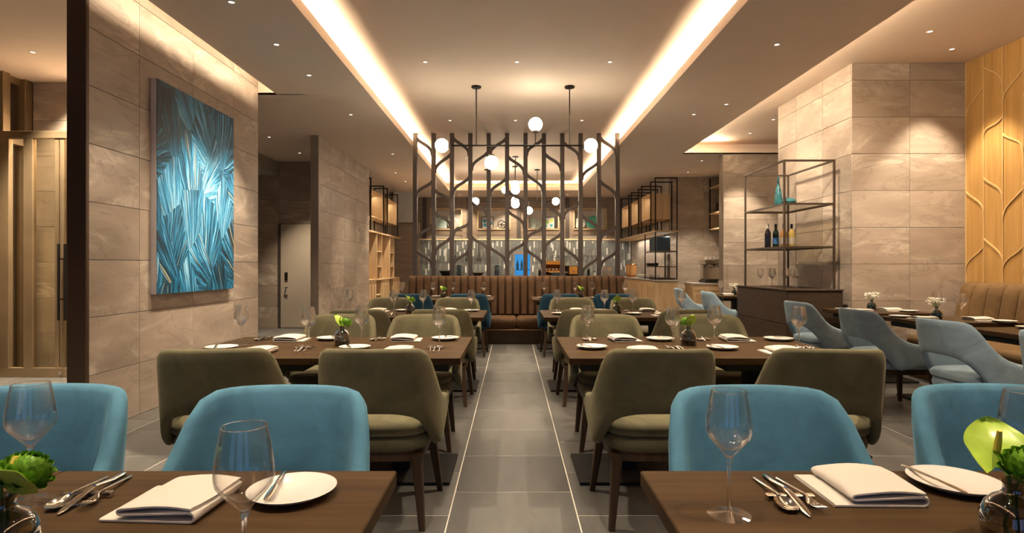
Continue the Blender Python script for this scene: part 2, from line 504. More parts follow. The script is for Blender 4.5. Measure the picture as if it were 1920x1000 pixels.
# entrance on the far left: stone wall, bronze partition and glass door
we = struct(B(-6.2, -3.18, 7.0, 7.06, 0, 3.41).obj('wall_entrance', 'grout', None, 0))
tile_wall(we, 'y', (6.98, MY), [-5.7, -4.9, -4.1, -3.18], ZS[:-1] + [3.41])
pt = struct(B(-5.80, -5.76, 4.0, 6.98, 3.33, 3.41).obj('trim_1', 'bronze', None, 0))
for y in (5.0, 5.6, 6.2, 6.62, 6.92): B(-5.80, -5.70, y - .05, y + .05, 0, 3.41, .004).obj('mullion', 'bronze', pt, 0)
B(-5.79, -5.71, 4.0, 6.95, 2.62, 2.72, .004).obj('transom', 'bronze', pt, 0)
B(-5.775, -5.765, 4.0, 6.95, 0, 3.4).obj('glass_pane', 'pane', pt, 0)
d1 = struct(B(-5.70, -3.19, 6.42, 6.48, 2.62, 2.70, .003).obj('door_1', 'bronze', None, 0), 'bronze framed glass entrance door')
B(-5.70, -3.19, 6.42, 6.48, 0, .105, .003).obj('bottom_rail', 'bronze', d1, 0)
for x in (-5.56, -5.30): B(x - .05, x + .05, 6.42, 6.48, .105, 2.62, .003).obj('stile', 'bronze', d1, 0)
for x in (-4.99, -4.93): B(x - .022, x + .022, 6.43, 6.47, .105, 2.62, .002).obj('stile', 'bronze', d1, 0)
B(-5.25, -5.02, 6.447, 6.453, .105, 2.62).obj('glass_pane', 'pane', d1, 0)
B(-4.90, -3.2, 6.447, 6.453, .105, 2.62).obj('glass_pane', 'pane', d1, 0)
for x in (-4.915, -4.845):
    hb = MB().tube([(x, 6.36, .63), (x, 6.36, 1.46)], .014)
    for z in (.86, 1.30): hb.tube([(x, 6.36, z), (x, 6.45, z)], .009)
    hb.obj('pull_handle', 'black_metal', d1)
MB().tube([(-4.93, 6.40, .052), (-4.93, 6.425, .052)], .016, 12).obj('lock', 'steel', d1)

# right column, second column, wood panelled wall
wk = struct(B(3.906, 5.25, 6.73, 8.55, 0, UPR).obj('wall_column', 'grout', None, 0))
tile_wall(wk, 'y', (6.71, MY), [3.886, 4.55, 5.185], [0, .4, .8205, 1.241, 1.6625, 2.084, 2.5055, 2.927, 3.348, 3.544])
tile_wall(wk, 'x', (3.886, MX), [6.73, 7.34, 8.02, 8.57], [0, .4, .8205, 1.241, 1.6625, 2.084, 2.5055, 2.927, 3.348, 3.544])
w2 = struct(B(3.90, 6.0, 10.84, 11.05, 0, SO - .001).obj('wall_column_far', 'grout', None, 0))
tile_wall(w2, 'y', (10.82, MY), [3.90, 4.70, 5.5, 6.0], [0, .4, .8205, 1.241, 1.6625, 2.084, 2.5055, 2.927, 3.29])
struct(B(5.185, 6.0, 8.55, 10.84, 0, UPR).obj('wall_alcove', 'stone', None, 0))
ww = struct(B(5.20, 5.30, -3.5, 6.73, 0, UPR).obj('wall_right', 'amber', None, 0))
pitch = .2513; y0 = 6.70
for k in range(11):
    ya = y0 - k * pitch
    B(5.186, 5.2, ya - pitch + .009, ya - .009, 0, UPR, .002).obj('plank', 'amber', ww, 0)
    B(5.178, 5.2, ya - .0075, ya + .0075, 0, UPR, .003).obj('batten', 'amber_light', ww, 0)
curves = {0: [(2.97, 3.17), (2.05, 1.87), (1.23, 1.41)], 1: [(3.40, 3.21), (2.70, 2.78), (2.17, 2.0), (1.51, 1.32)], 2: [(3.0, 3.20), (2.60, 2.45), (1.78, 1.99), (1.23, 1.40)]}
def ogee(x0, zA, x1, zB, n=10):
    # a branch: its lower end runs tangent out of the trunk, its upper end meets the next post at a slant
    flip = zA > zB
    (xl, zl), (xu, zu) = ((x1, zB), (x0, zA)) if flip else ((x0, zA), (x1, zB))
    d = xu - xl
    P = [(xl, zl - .07), (xl + d * .03, zl + .085), (xl + d * .62, zu - .085), (xu, zu + .018)]
    out = []
    for i in range(n + 1):
        t = i / n; u = 1 - t
        out.append(tuple(u**3 * P[0][d] + 3*u*u*t * P[1][d] + 3*u*t*t * P[2][d] + t**3 * P[3][d] for d in (0, 1)))
    return out
for k in range(10):
    for (a, b) in curves[k % 3]:
        pts = [(5.184, -y, z) for y, z in ogee(-(y0 - k * pitch), a, -(y0 - (k + 1) * pitch), b)]
        MB().tube(pts, 1, 4, True, (.018, .015)).obj('curved_batten', 'amber_light', ww, 0)

# far walls: kitchen wall, side ends, rear wall with windows behind the camera
kw = struct(B(-6.2, 6.0, 18.05, 18.2, 0, SO).obj('wall_kitchen', 'stone', None, 0))
struct(B(-3.3, -2.62, 16.5, 16.7, 0, 2.45).obj('wall_left_end', 'kitchen_panel', None, 0))
struct(B(-3.3, -2.75, 16.35, 16.7, 2.45, SO).obj('beam_left_end', 'bulkhead', None, 0))
struct(B(-3.52, -3.42, 12.5, 18.1, 0, SO).obj('wall_left_shelf', 'stone', None, 0))
B(-3.42, -3.18, 12.45, 12.56, 0, SO).obj('wall_return', 'stone', bpy.data.objects['wall_left_shelf'], 0)
wb = struct(B(3.66, 6.0, 13.62, 13.72, 0, SO).obj('wall_buffet', 'grout', None, 0))
tile_wall(wb, 'y', (13.6, MY), [3.66, 4.45, 5.25, 6.0], ZS)
struct(B(3.66, 3.78, 13.72, 18.1, 0, SO).obj('wall_buffet_side', 'stone', None, 0))
struct(B(4.86, 5.0, 11.05, 13.6, 0, SO).obj('wall_right_far', 'kitchen_panel', None, 0))
rear = MB()
rear.box(-6.2, 6.0, -3.5, -3.4, 0, .35).box(-6.2, 6.0, -3.5, -3.4, 2.85, 3.5)
for x0, x1 in ((-6.2, -3.4), (-1.5, -.9), (1.0, 1.6), (3.5, 6.0)): rear.box(x0, x1, -3.5, -3.4, .35, 2.85)
struct(rear.obj('wall_rear', 'kitchen_panel', None, 0))
for i, (x0, x1) in enumerate(((-3.4, -1.5), (-.9, 1.0), (1.6, 3.5))):
    wn = MB()
    for a, b, z0, z1 in ((x0, x0 + .05, .35, 2.85), (x1 - .05, x1, .35, 2.85), ((x0+x1)/2 - .025, (x0+x1)/2 + .025, .35, 2.85), (x0, x1, .35, .40), (x0, x1, 2.80, 2.85)):
        wn.box(a, b, -3.48, -3.42, z0, z1)
    wo = struct(wn.obj('window_%d' % (i + 1), 'black_metal', None, 0))
    B(x0 + .05, x1 - .05, -3.452, -3.448, .40, 2.80).obj('pane', 'glass', wo, 0)
struct(B(-6.2, -6.05, -3.5, 7.07, 0, 3.5).obj('wall_entrance_side', 'stone', None, 0))

# ------------------------------------------------------------------ chairs
PATH = [(0, -.296), (.07, -.294), (.14, -.283), (.195, -.256), (.235, -.208), (.258, -.135), (.266, -.045), (.269, .07), (.268, .205)]
ZTOP = [(0, .854), (.2, .853), (.31, .849), (.36, .837), (.40, .806), (.445, .752), (.49, .697), (.55, .645), (.62, .610), (.70, .588), (.80, .574), (.91, .565), (1, .561)]
ZBOT = [(0, .556), (.18, .550), (.30, .520), (.39, .455), (.47, .395), (.54, .366), (.62, .373), (.72, .412), (.86, .462), (1, .500)]
ZBOT_P = [(0, .612), (.18, .606), (.28, .580), (.36, .520), (.44, .440), (.52, .372), (.62, .368), (.72, .385), (.86, .400), (1, .420)]

def chair_shell(zbot):
    fine = []
    for i in range(len(PATH) - 1):
        p0 = Vector(PATH[i - 1] if i else (-PATH[1][0], PATH[1][1])); p1 = Vector(PATH[i]); p2 = Vector(PATH[i + 1]); p3 = Vector(PATH[i + 2] if i + 2 < len(PATH) else PATH[i + 1])
        for k in range(8):
            t = k / 8
            fine.append(.5 * ((2*p1) + (p2 - p0) * t + (2*p0 - 5*p1 + 4*p2 - p3) * t*t + (-p0 + 3*p1 - 3*p2 + p3) * t**3))
    fine.append(Vector(PATH[-1]))
    cum = [0]
    for a, b in zip(fine, fine[1:]): cum.append(cum[-1] + (b - a).length)
    T = cum[-1]
    def at(f):
        d = f * T
        for i in range(len(cum) - 1):
            if d <= cum[i + 1] + 1e-9:
                t = (d - cum[i]) / (cum[i + 1] - cum[i]); p = fine[i].lerp(fine[i + 1], t)
                tg = (fine[min(i + 2, len(fine) - 1)] - fine[max(i - 1, 0)]).normalized()
                return p, Vector((tg.y, -tg.x))
    N = 19
    fs = [i / N for i in range(N + 1)] ; fs[-1] = .985; fs += [1.0]
    vs = [0, .02, .07, .2, .4, .6, .8, .93, .98, 1]
    L = []
    def column(f, sgn):
        p, n = at(f)
        zt = smooth_tab(ZTOP, f); zb = smooth_tab(zbot, f)
        h = .025 * (1 if f < .97 else (.9 if f < .99 else .55))
        loop = []
        for side in (1, -1):
            for v in (vs if side == 1 else vs[-2:0:-1]):
                z = lerp(zb, zt, v); th = h * math.sqrt(max(0, 1 - abs(2*v - 1) ** 10))
                lean = max(0, z - .50) * .17 * max(0, 1 - (f / .75) ** 2)
                bulge = .006 * math.sin(PI * v) * (1 - f)
                q = p + n * (side * th) - (n * bulge if side == -1 else n * 0)
                loop.append((sgn * q.x, q.y - lean, z))
        return loop
    for f in fs[::-1]: L.append(column(f, -1))
    for f in fs[1:]: L.append(column(f, 1))
    return MB().loops(L)

def pad(hw, y0, y1, rings, n=36, pw=4.5, front_round=0):
    """Rounded cushion: superellipse rings [(z, inset)]."""
    L = []
    cy = (y0 + y1) / 2; hy = (y1 - y0) / 2
    for z, ins, dome in rings:
        l = []
        for k in range(n):
            a = 2 * PI * k / n; ca, sa = math.cos(a), math.sin(a)
            rr = (abs(ca) ** pw + abs(sa) ** pw) ** (-1 / pw)
            l.append(((hw - ins) * rr * ca, cy + (hy - ins) * rr * sa, z + dome))
        L.append(l)
    return MB().loops(L)

def leg_mb(x0, y0, x1, y1, zt=.345, w0=.050, w1=.028):
    m = MB(); L = []
    for i, (t, k) in enumerate(((0, 1.32), (.06, 1.08), (.14, 1), (1, 1))):
        x, y, z = lerp(x0, x1, t), lerp(y0, y1, t), lerp(zt, 0, t)
        h = lerp(w0, w1, t) * k / 2; q = h * .72
        L.append([(x + a, y + b, z) for a, b in ((h, -q), (h, q), (q, h), (-q, h), (-h, q), (-h, -q), (-q, -h), (q, -h))])
    return m.loops(L[::-1])

def make_chair(kind):
    t = thing('dining_chair', '', 'chair')
    me = fixn(chair_shell(ZBOT_P if kind == 'pale_blue' else ZBOT).mesh('shell', kind, 50)); link('shell', me, t)
    pad(.238, -.262, .285, [(.437, .016, 0), (.446, .002, 0), (.468, 0, 0), (.486, .006, 0), (.497, .022, 0), (.503, .06, .002), (.505, .14, .003)], pw=4.2).obj('seat_cushion', kind, t, 50)
    pad(.232, -.250, .278, [(.362, .018, 0), (.372, .004, 0), (.400, 0, 0), (.428, .006, 0), (.440, .020, 0)], pw=4.2).obj('seat_base', kind, t, 50)
    pad(.212, -.232, .258, [(.318, .004, 0), (.322, 0, 0), (.366, 0, 0)], pw=5).obj('seat_rail', 'walnut', t, 40)
    for s in (-1, 1):
        leg_mb(s * .183, -.195, s * .212, -.222).obj('leg', 'walnut', t, 40)
        leg_mb(s * .192, .222, s * .236, .262).obj('leg', 'walnut', t, 40)
    return t
chair = Maker(make_chair)

G_ROW = {1: 'front', 2: 'second', 3: 'third', 4: 'fourth'}
CH = [
 # row 1: bright blue, facing the camera
 ('blue', -.670, 1.44, PI, 'teal blue velvet chair facing us, whole back visible behind the front left table'),
 ('blue', -1.38, 1.46, PI, 'teal blue velvet chair cut by the left picture edge, behind the front left wine glass'),
 ('blue', .710, 1.44, PI, 'teal blue velvet chair facing us, behind the single wine glass on the front right table'),
 ('blue', 1.425, 1.46, PI, 'teal blue velvet chair cut by the right picture edge, behind the front right plate'),
 # row 2, near side: backs to us
 ('olive', -.625, 2.92, 0, 'dark olive chair with its back to us, left of the aisle at the second table'),
 ('olive', -1.375, 2.92, .12, 'dark olive chair with its back to us nearest the painting wall, turned slightly'),
 ('olive', .67, 2.92, 0, 'dark olive chair with its back to us, right of the aisle at the second table'),
 ('olive', 1.455, 2.92, -.10, 'dark olive chair with its back to us, outer right seat of the second table'),
 ('olive', -.645, 4.10, PI, 'lit olive chair facing us, aisle seat beyond the second left table'),
 ('olive', -1.27, 4.12, PI, 'lit olive chair facing us behind the green flowers of the second left table'),
 ('olive', .69, 4.10, PI, 'lit olive chair facing us, aisle seat beyond the second right table'),
 ('olive', 1.46, 4.12, PI, 'lit olive chair facing us, outer seat beyond the second right table'),
 # row 3
 ('olive', -.615, 5.30, 0, 'olive chair with its back to us, aisle seat of the third left table'),
 ('olive', -1.32, 5.30, 0, 'olive chair with its back to us, outer seat of the third left table'),
 ('olive', .665, 5.30, 0, 'olive chair with its back to us, aisle seat of the third right table'),
 ('olive', 1.52, 5.30, 0, 'olive chair with its back to us, outer seat of the third right table'),
 ('olive', -.635, 6.52, PI, 'olive chair facing us, aisle seat beyond the third left table'),
 ('olive', -1.40, 6.52, PI, 'olive chair facing us, outer seat beyond the third left table'),
 ('olive', .69, 6.52, PI, 'olive chair facing us, aisle seat beyond the third right table'),
 ('olive', 1.39, 6.52, PI, 'olive chair facing us, outer seat beyond the third right table'),
 # row 4: backs to us, blue velvet with shade painted into its colour
 ('shaded_blue_velvet', -.585, 8.10, 0, 'shade-darkened blue velvet chair with its back to us, left of aisle before the long banquette'),
 ('shaded_blue_velvet', -1.34, 8.10, 0, 'shade-darkened blue velvet chair with its back to us, furthest left before the long banquette'),
 ('shaded_blue_velvet', .645, 8.10, 0, 'shade-darkened blue velvet chair with its back to us, right of aisle before the long banquette'),
 ('shaded_blue_velvet', 1.34, 8.10, 0, 'shade-darkened blue velvet chair with its back to us, furthest right before the long banquette'),
 # right side
 ('pale_blue', 3.27, 6.14, -PI/2 + .04, 'pale blue swoop backed chair beside the dark display cabinet'),
 ('pale_blue', 3.25, 5.05, -PI/2 + .04, 'pale blue swoop backed chair, second from the front along the right banquette'),
 ('pale_blue', 3.25, 4.05, -PI/2 + .02, 'pale blue chair nearest us whose light seat shows under its back, right side'),
 ('pale_blue', 3.28, 3.22, -PI/2, 'pale blue chair cut by the right picture edge at the wood panelled wall'),
 ('pale_blue', 3.08, 9.74, -PI/2 - .12, 'farthest pale blue chair, before the louvred oak coffee counter'),
 ('pale_blue', 3.17, 8.62, -PI/2 - .05, 'pale blue chair far right, left of the dark display cabinet'),
]
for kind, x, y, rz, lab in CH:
    chair(kind, (x, y, 0), rz, lab, {'blue': 'blue velvet chairs', 'shaded_blue_velvet': 'shade-darkened blue chairs before the banquette', 'olive': 'olive velvet chairs', 'pale_blue': 'pale blue chairs along the right side'}[kind])

# ------------------------------------------------------------------ tables
TZ = .740
def make_table(key):
    w_, d = key
    t = thing('dining_table', '', 'table')
    B(-w_/2, w_/2, -d/2, d/2, TZ - .036, TZ, .003).obj('tabletop', 'table', t, 0)
    B(-w_/2 + .07, w_/2 - .07, -d/2 + .09, d/2 - .09, .655, TZ - .037, .002).obj('under_frame', 'black', t, 0)
    B(-.05, .05, -.05, .05, .022, .654, .004).obj('post', 'black', t, 0)
    B(-min(.31, w_*.4), min(.31, w_*.4), -min(.25, d*.3), min(.25, d*.3), 0, .021, .003).obj('base_plate', 'black', t, 0)
    return t
table = Maker(make_table)
ROWY = {1: (.45, 1.362), 2: (3.04, 3.958), 3: (5.47, 6.39), 4: (8.37, 9.287)}
LX = [(-1.038, -.268), (-1.81, -1.042)]; RX = [(.298, 1.070), (1.074, 1.80)]
tname = {}
for r_ in (1, 2, 3, 4):
    ya, yb = ROWY[r_]
    for side, XS in (('left', LX), ('right', RX)):
        for j, (xa, xb) in enumerate(XS):
            nm = ['aisle half', 'outer half'][j]
            lab = 'dark wood table, %s of the %s double table on the %s' % (nm, G_ROW[r_], side)
            if r_ == 4: lab = 'dark wood table before the long banquette, %s on the %s' % (nm, side)
            table((round(xb - xa, 3), .917), ((xa + xb)/2, (ya + yb)/2, 0), 0, lab, 'dark wood dining tables')
RT = [(3.92, 6.30, 'far dark table of the right banquette, with white flowers by the column'),
      (3.92, 5.30, 'middle dark table of the right banquette, with white flowers and a glass'),
      (3.92, 4.24, 'nearest dark table of the right banquette, cut by the picture edge'),
      (3.70, 9.74, 'small dark table left of the display cabinet, with white flowers')]
for x, y, lab in RT: table((.80, .70) if y < 9 else (.68, .68), (x, y, 0), 0, lab, 'dark tables on the right side')

# ------------------------------------------------------------------ tableware
def make_glass(key):
    t = thing('wine_glass', '', 'wine glass')
    n = 40 if key == 'near' else 20
    me = MB().lathe([(.0001, .1125), (.0085, .113), (.0145, .1215), (.0245, .1325), (.0345, .1435), (.0405, .1525), (.0428, .162), (.0424, .176), (.0400, .196), (.0368, .216), (.0325, .238), (.0313, .238), (.0356, .216), (.0388, .196), (.0411, .176), (.0413, .163), (.0388, .1545), (.0325, .1460), (.0220, .1355), (.0115, .1265), (.0001, .1235)], n, (0, 0, 0), False).mesh('bowl', 'glass' if key == 'near' else 'crystal', 60); link('bowl', fixn(me), t)
    rim = [(.0325 * math.cos(2*PI*k/n), .0325 * math.sin(2*PI*k/n), .238) for k in range(n + 1)]
    MB().tube(rim, .0007, 5, False).obj('rim', 'crystal', t)
    me = MB().lathe([(.0001, .006), (.0042, .0065), (.0036, .016), (.0033, .06), (.0036, .088), (.0052, .101), (.0075, .1105), (.0001, .1120)], 16, (0, 0, 0), False).mesh('stem', 'crystal', 60); link('stem', fixn(me), t)
    me = MB().lathe([(.0001, .0003), (.040, .0003), (.0405, .0012), (.030, .0026), (.012, .0046), (.0042, .0078), (.0001, .0080)], n, (0, 0, 0), False).mesh('foot', 'crystal', 60); link('foot', fixn(me), t)
    return t
glass = Maker(make_glass)

def make_plate(key):
    me = MB().lathe([(.0001, 0), (.050, 0), (.054, .002), (.076, .010), (.087, .0165), (.089, .0185), (.0865, .0188), (.074, .0135), (.052, .0062), (.0001, .0056)], 40, (0, 0, 0), False).mesh('side_plate', 'china', 50)
    return tag(link('side_plate', fixn(me)), '', 'plate')
plate = Maker(make_plate)

def make_napkin(key):
    """Linen folded in an S; the folded edges show at the near end."""
    flip = key
    def lay(x, y, u):            # sheared plan so the upper layers step back
        return x
    th = .0062; xs0, xs1 = -.090, .092
    path = []
    z = th * .55; gap = .0085
    path += [(lerp(xs0, xs1 - .008, i / 8), z) for i in range(9)]
    path += [(xs1 - .008 + .0085 * math.sin(a), z + .0085 - .0085 * math.cos(a)) for a in (PI*.25, PI*.5, PI*.75)]
    z2 = z + .017 
    path += [(lerp(xs1 - .010, xs0 + .040, i / 6), z2 - .0065 * i / 6) for i in range(7)]
    zc = path[-1][1]
    path += [(xs0 + .040 - .006 * math.sin(a), zc + .006 - .006 * math.cos(a)) for a in (PI*.25, PI*.5, PI*.75)]
    path += [(lerp(xs0 + .042, xs1 - .006, i / 6), zc + .0122 + .004 * math.sin(PI * i / 6)) for i in range(7)]
    n = len(path); poly = []
    nor = []
    for i in range(n):
        a = Vector(path[max(0, i - 1)]); b = Vector(path[min(n - 1, i + 1)]); t = (b - a).normalized(); nor.append(Vector((-t.y, t.x)))
    L = []
    for j, v in enumerate([0, .02, .15, .4, .7, .93, 1]):
        y = lerp(-.082, .088, v); k = 1 if 0 < j < 6 else .55
        loop = []
        for i in range(n): p = Vector(path[i]) + nor[i] * th/2 * k; loop.append(p)
        for i in range(n - 1, -1, -1): p = Vector(path[i]) - nor[i] * th/2 * k; loop.append(p)
        droop = -.0015 * v
        sh = .016 * math.sin(v * 2.2)
        L.append([(flip * (p.x + sh * (p.y / .04) - .004 * v), y, max(.0002, p.y + (droop if p.y > .01 else 0) + .0015 * math.sin(7 * v + 30 * p.x) * (p.y > .02))) for p in loop])
    me = MB().loops(L).mesh('folded_napkin', 'linen', 48)
    return tag(link('folded_napkin', fixn(me)), '', 'napkin')
napkin = Maker(make_napkin)

def strap_mesh(sec, n=8):
    """Flat bar along +y from sections (y, half width, half thickness, z)."""
    L = []
    for y, hw, ht, z in sec: L.append([(hw * math.cos(2*PI*k/n), y, z + ht * math.sin(2*PI*k/n)) for k in range(n)])
    return MB().loops(L)

def make_fork(key):
    m = strap_mesh([(-.095, .0035, .0012, .004), (-.09, .0052, .0016, .004), (-.04, .0040, .0015, .009), (.02, .0026, .0014, .015), (.035, .0030, .0013, .0145), (.050, .0095, .0011, .0105), (.062, .0115, .0010, .009), (.066, .0115, .0009, .0092)])
    for x in (-.0095, -.0032, .0032, .0095):
        m.tube([(x, .064, .0092), (x, .080, .0105), (x, .098, .0155)], [.0017, .0016, .0009], 6)
    return tag(link('fork', fixn(m.mesh('fork', 'steel', 50))), '', 'fork')
def make_knife(key):
    t = thing('table_knife', '', 'knife')
    strap_mesh([(-.112, .0040, .0025, .0050), (-.106, .0060, .0040, .0052), (-.06, .0058, .0042, .0075), (-.012, .0046, .0036, .0150), (.0, .0052, .0034, .0162)]).obj('handle', 'steel', t, 50)
    strap_mesh([(.0, .0050, .0016, .0162), (.01, .0075, .0010, .0160), (.06, .0085, .0008, .0115), (.095, .0070, .0007, .0065), (.112, .0016, .0005, .0040)]).obj('blade', 'steel', t, 50)
    return t
def make_spoon(key):
    m = strap_mesh([(-.095, .0032, .0012, .004), (-.09, .0050, .0016, .004), (-.04, .0038, .0015, .009), (.02, .0026, .0014, .015), (.034, .0030, .0013, .0145)])
    rows = []
    for i in range(9):
        y = .032 + .062 * i / 8; hw = .0195 * math.sqrt(max(0, 1 - ((y - .065) / .0335) ** 2)) + .0004
        rows.append([(hw * (k / 4 - 1), y, .0135 - .0075 * math.sin(PI * i / 8) * (1 - (k / 4 - 1) ** 2) - .004 * i / 8) for k in range(9)])
    L = [r_ + [(x, y, z - .0011) for x, y, z in r_[::-1]] for r_ in rows]
    m.loops(L)
    return tag(link('spoon', fixn(m.mesh('spoon', 'steel', 60))), '', 'spoon')
def make_rest(key):
    m = B(-.048, .048, -.007, .007, 0, .0125, .002)
    return tag(m.obj('cutlery_rest', 'steel', None, 0), '', 'cutlery rest')
def make_butter(key):
    m = strap_mesh([(-.085, .0040, .0022, .0020), (-.08, .0052, .0028, .0028), (-.02, .0046, .0026, .0040), (.0, .0036, .0022, .0042), (.012, .0058, .0012, .0042), (.05, .0072, .0008, .0040), (.078, .0058, .0006, .0036), (.088, .0012, .0004, .0034)])
    return tag(link('butter_knife', fixn(m.mesh('butter_knife', 'steel', 50))), '', 'butter knife')
fork, knife, spoon, rest_, butter = Maker(make_fork), Maker(make_knife), Maker(make_spoon), Maker(make_rest), Maker(make_butter)

def rotv(x, y, a): return (x * math.cos(a) - y * math.sin(a), x * math.sin(a) + y * math.cos(a))
def cutlery(cx, cy, a, where, full=True):
    """Three pieces side by side resting on a small steel bar; +y points to the heads."""
    def at(x, y): dx, dy = rotv(x, y, a); return (cx + dx, cy + dy, TZ)
    rest_('r', at(0, .022), a, 'small steel cutlery rest under the cutlery, ' + where, 'cutlery rests')
    fork('f', at(-.026, 0), a + .03, 'steel fork on a rest, ' + where, 'forks')
    knife('k', at(0, 0), a - .02, 'steel table knife on a rest, ' + where, 'table knives')
    spoon('s', at(.027, 0), a, 'steel spoon on a rest, ' + where, 'spoons')

# bud vases
def make_vase(key):
    t = thing('bud_vase', '', 'vase')
    n = 40 if key == 'near' else 24
    m = 'teal_glass' if key == 'teal' else 'smoke'
    me = MB().lathe([(.0001, .001), (.040, .001), (.046, .004), (.0475, .014), (.0475, .040), (.046, .058), (.040, .074), (.030, .086), (.0185, .093), (.0150, .099), (.0150, .109), (.0185, .115)], n, (0, 0, 0), False).mesh('body', m, 50); link('body', fixn(me), t)
    me = MB().lathe([(.0001, .006), (.043, .006), (.0445, .014), (.0445, .036), (.0001, .036)], n, (0, 0, 0), False).mesh('water', m, 50); link('water', fixn(me), t)
    return t
vase = Maker(make_vase)

def petal_mb(w_, h, cup, curl):
    rows = []
    for i in range(5):
        v = i / 4; hw = w_ * math.sin(PI * (.14 + .72 * v)) ** .8
        rows.append([(hw * (k / 2 - 1), cup * (1 - (k / 2 - 1) ** 2) + curl * (v - .4) ** 2 * 2, h * v) for k in range(5)])
    V = [p for r_ in rows for p in r_]; F = []
    for i in range(4):
        for k in range(4): F.append((i * 5 + k, i * 5 + k + 1, (i + 1) * 5 + k + 1, (i + 1) * 5 + k))
    return V, F

def bloom_mats(n, r):
    out = []
    for i in range(n):
        # petals lie round a ball, tips towards the top and slightly lifted
        f = (i + .5) / n; a = i * 2.39996
        ph = lerp(.10, 2.15, f ** .75); rr = r * lerp(.55, .80, f)
        s = lerp(.50, 1.0, f ** .5)
        m = Matrix.Translation((0, 0, r * .42)) @ Matrix.Rotation(a, 4, 'Z') @ Matrix.Translation((0, rr * math.sin(ph), rr * math.cos(ph))) @ Matrix.Rotation(PI/2 - ph - lerp(-.15, .30, f), 4, 'X') @ Matrix.Translation((0, 0, -.006)) @ Matrix.Scale(s, 4)
        out.append(m)
    return out

def bloom_frame(z, lean, dirz):
    return Matrix.Translation((0, 0, z)) @ Matrix.Rotation(dirz, 4, 'Z') @ Matrix.Rotation(lean, 4, 'X')

def make_ranunculus(key):
    t = thing('ranunculus_flower', '', 'flower')
    r = .033
    fr = Matrix.Translation((.018, -.006, .128)) @ Matrix.Rotation(.35, 4, 'Y') @ Matrix.Rotation(.35, 4, 'X')
    V, F = petal_mb(.013, .021, .005, .004)
    if key == 'near':
        pm = MB().add(V, F).mesh('petal', 'petal', 80)
        for m in bloom_mats(70, r):
            o = link('petal', pm, t); o.matrix_local = fr @ m
        MB().sphere((.018, -.006, .140), .016, 10, 6).obj('flower_heart', 'petal', t)
    else:
        mb = MB()
        for m in bloom_mats(34, r): mb.add([fr @ m @ Vector(v) for v in V], F)
        mb.sphere((.018, -.006, .140), .016, 8, 5)
        mb.obj('bloom', 'petal', t, 80)
    MB().tube([(.008, 0, .012), (.003, 0, .06), (.003, -.002, .10), (.018, -.006, .135)], .0025, 6).obj('stem', 'stem', t)
    return t

def make_anthurium(key):
    t = thing('anthurium_flower', '', 'flower')
    rows = []; n = 14
    def prof(u): return .034 * math.sin(PI * min(1, (u * .93 + .07))) ** .62 * (1.12 - .45 * u)
    for i in range(n + 1):
        u = i / n; hw = prof(u) if i < n else .0004
        back = .010 * (1 - u)
        rows.append([(hw * (k / 4 - 1), u * .075 - .016 - (abs(k / 4 - 1) * .018 if u < .2 else 0) * (1 - u * 5 if u < .2 else 0), .008 * (k / 4 - 1) ** 2 + .010 * math.sin(3 * u) + .0012 * math.sin(k * 2.4 + i)) for k in range(9)])
    L = [r_ + [(x, y, z - .0012) for x, y, z in r_[::-1]] for r_ in rows]
    fr = Matrix.Translation((-.018, .004, .137)) @ Matrix.Rotation(.55, 4, 'Z') @ Matrix.Rotation(.85, 4, 'X')
    L = [[tuple(fr @ Vector(p)) for p in l] for l in L]
    me = fixn(MB().loops(L).mesh('spathe', 'spathe', 60)); link('spathe', me, t)
    MB().tube([tuple(fr @ Vector(p)) for p in ((0, .004, .010), (0, .012, .024), (0, .022, .040))], [.0042, .0038, .0026], 8).obj('spadix', 'spadix', t)
    MB().tube([(-.012, .004, .012), (-.004, .002, .07), (-.005, .002, .11), (-.018, .004, .142)], .0022, 6).obj('stem', 'stem', t)
    return t
ranunculus, anthurium = Maker(make_ranunculus), Maker(make_anthurium)

def centrepiece(x, y, rz, where, key='far', gv='smoky bud vases', rz2=None):
    vase('near' if key == 'near' else 'far', (x, y, TZ), rz, 'squat smoky glass bud vase, ' + where, gv)
    a = ranunculus(key, (x, y, TZ), rz, 'green many-petalled round flower in the smoky vase, ' + where, 'green round flowers')
    b = anthurium(key, (x, y, TZ), rz if rz2 is None else rz2, 'lime green anthurium in the smoky vase, ' + where, 'green anthuriums')
    if key == 'near': a.scale = (1.12, 1.12, 1.06); b.scale = (1.45, 1.45, .98 if rz2 else 1.10)

def make_spray(key):
    t = thing('white_flower_spray', '', 'flowers')
    rnd = random.Random(5); st = MB(); bl = MB()
    for i in range(26):
        a = rnd.uniform(0, 2*PI); r = rnd.uniform(.01, .085); z = rnd.uniform(.15, .205) - r * .25
        p = Vector((r * math.cos(a), r * math.sin(a), z))
        st.tube([(.004 * math.cos(a), .004 * math.sin(a), .03), (.006 * math.cos(a), .006 * math.sin(a), .11), p], .0009, 4, False)
        for j in range(7):
            d = Vector((rnd.gauss(0, 1), rnd.gauss(0, 1), rnd.gauss(0, .7))).normalized() * .011
            bl.sphere(p + d, rnd.uniform(.0035, .006), 6, 4)
    st.obj('stems', 'stem', t); b = bl.obj('blossoms', 'blossom', t, 80); b['kind'] = 'stuff'
    return t
spray = Maker(make_spray)

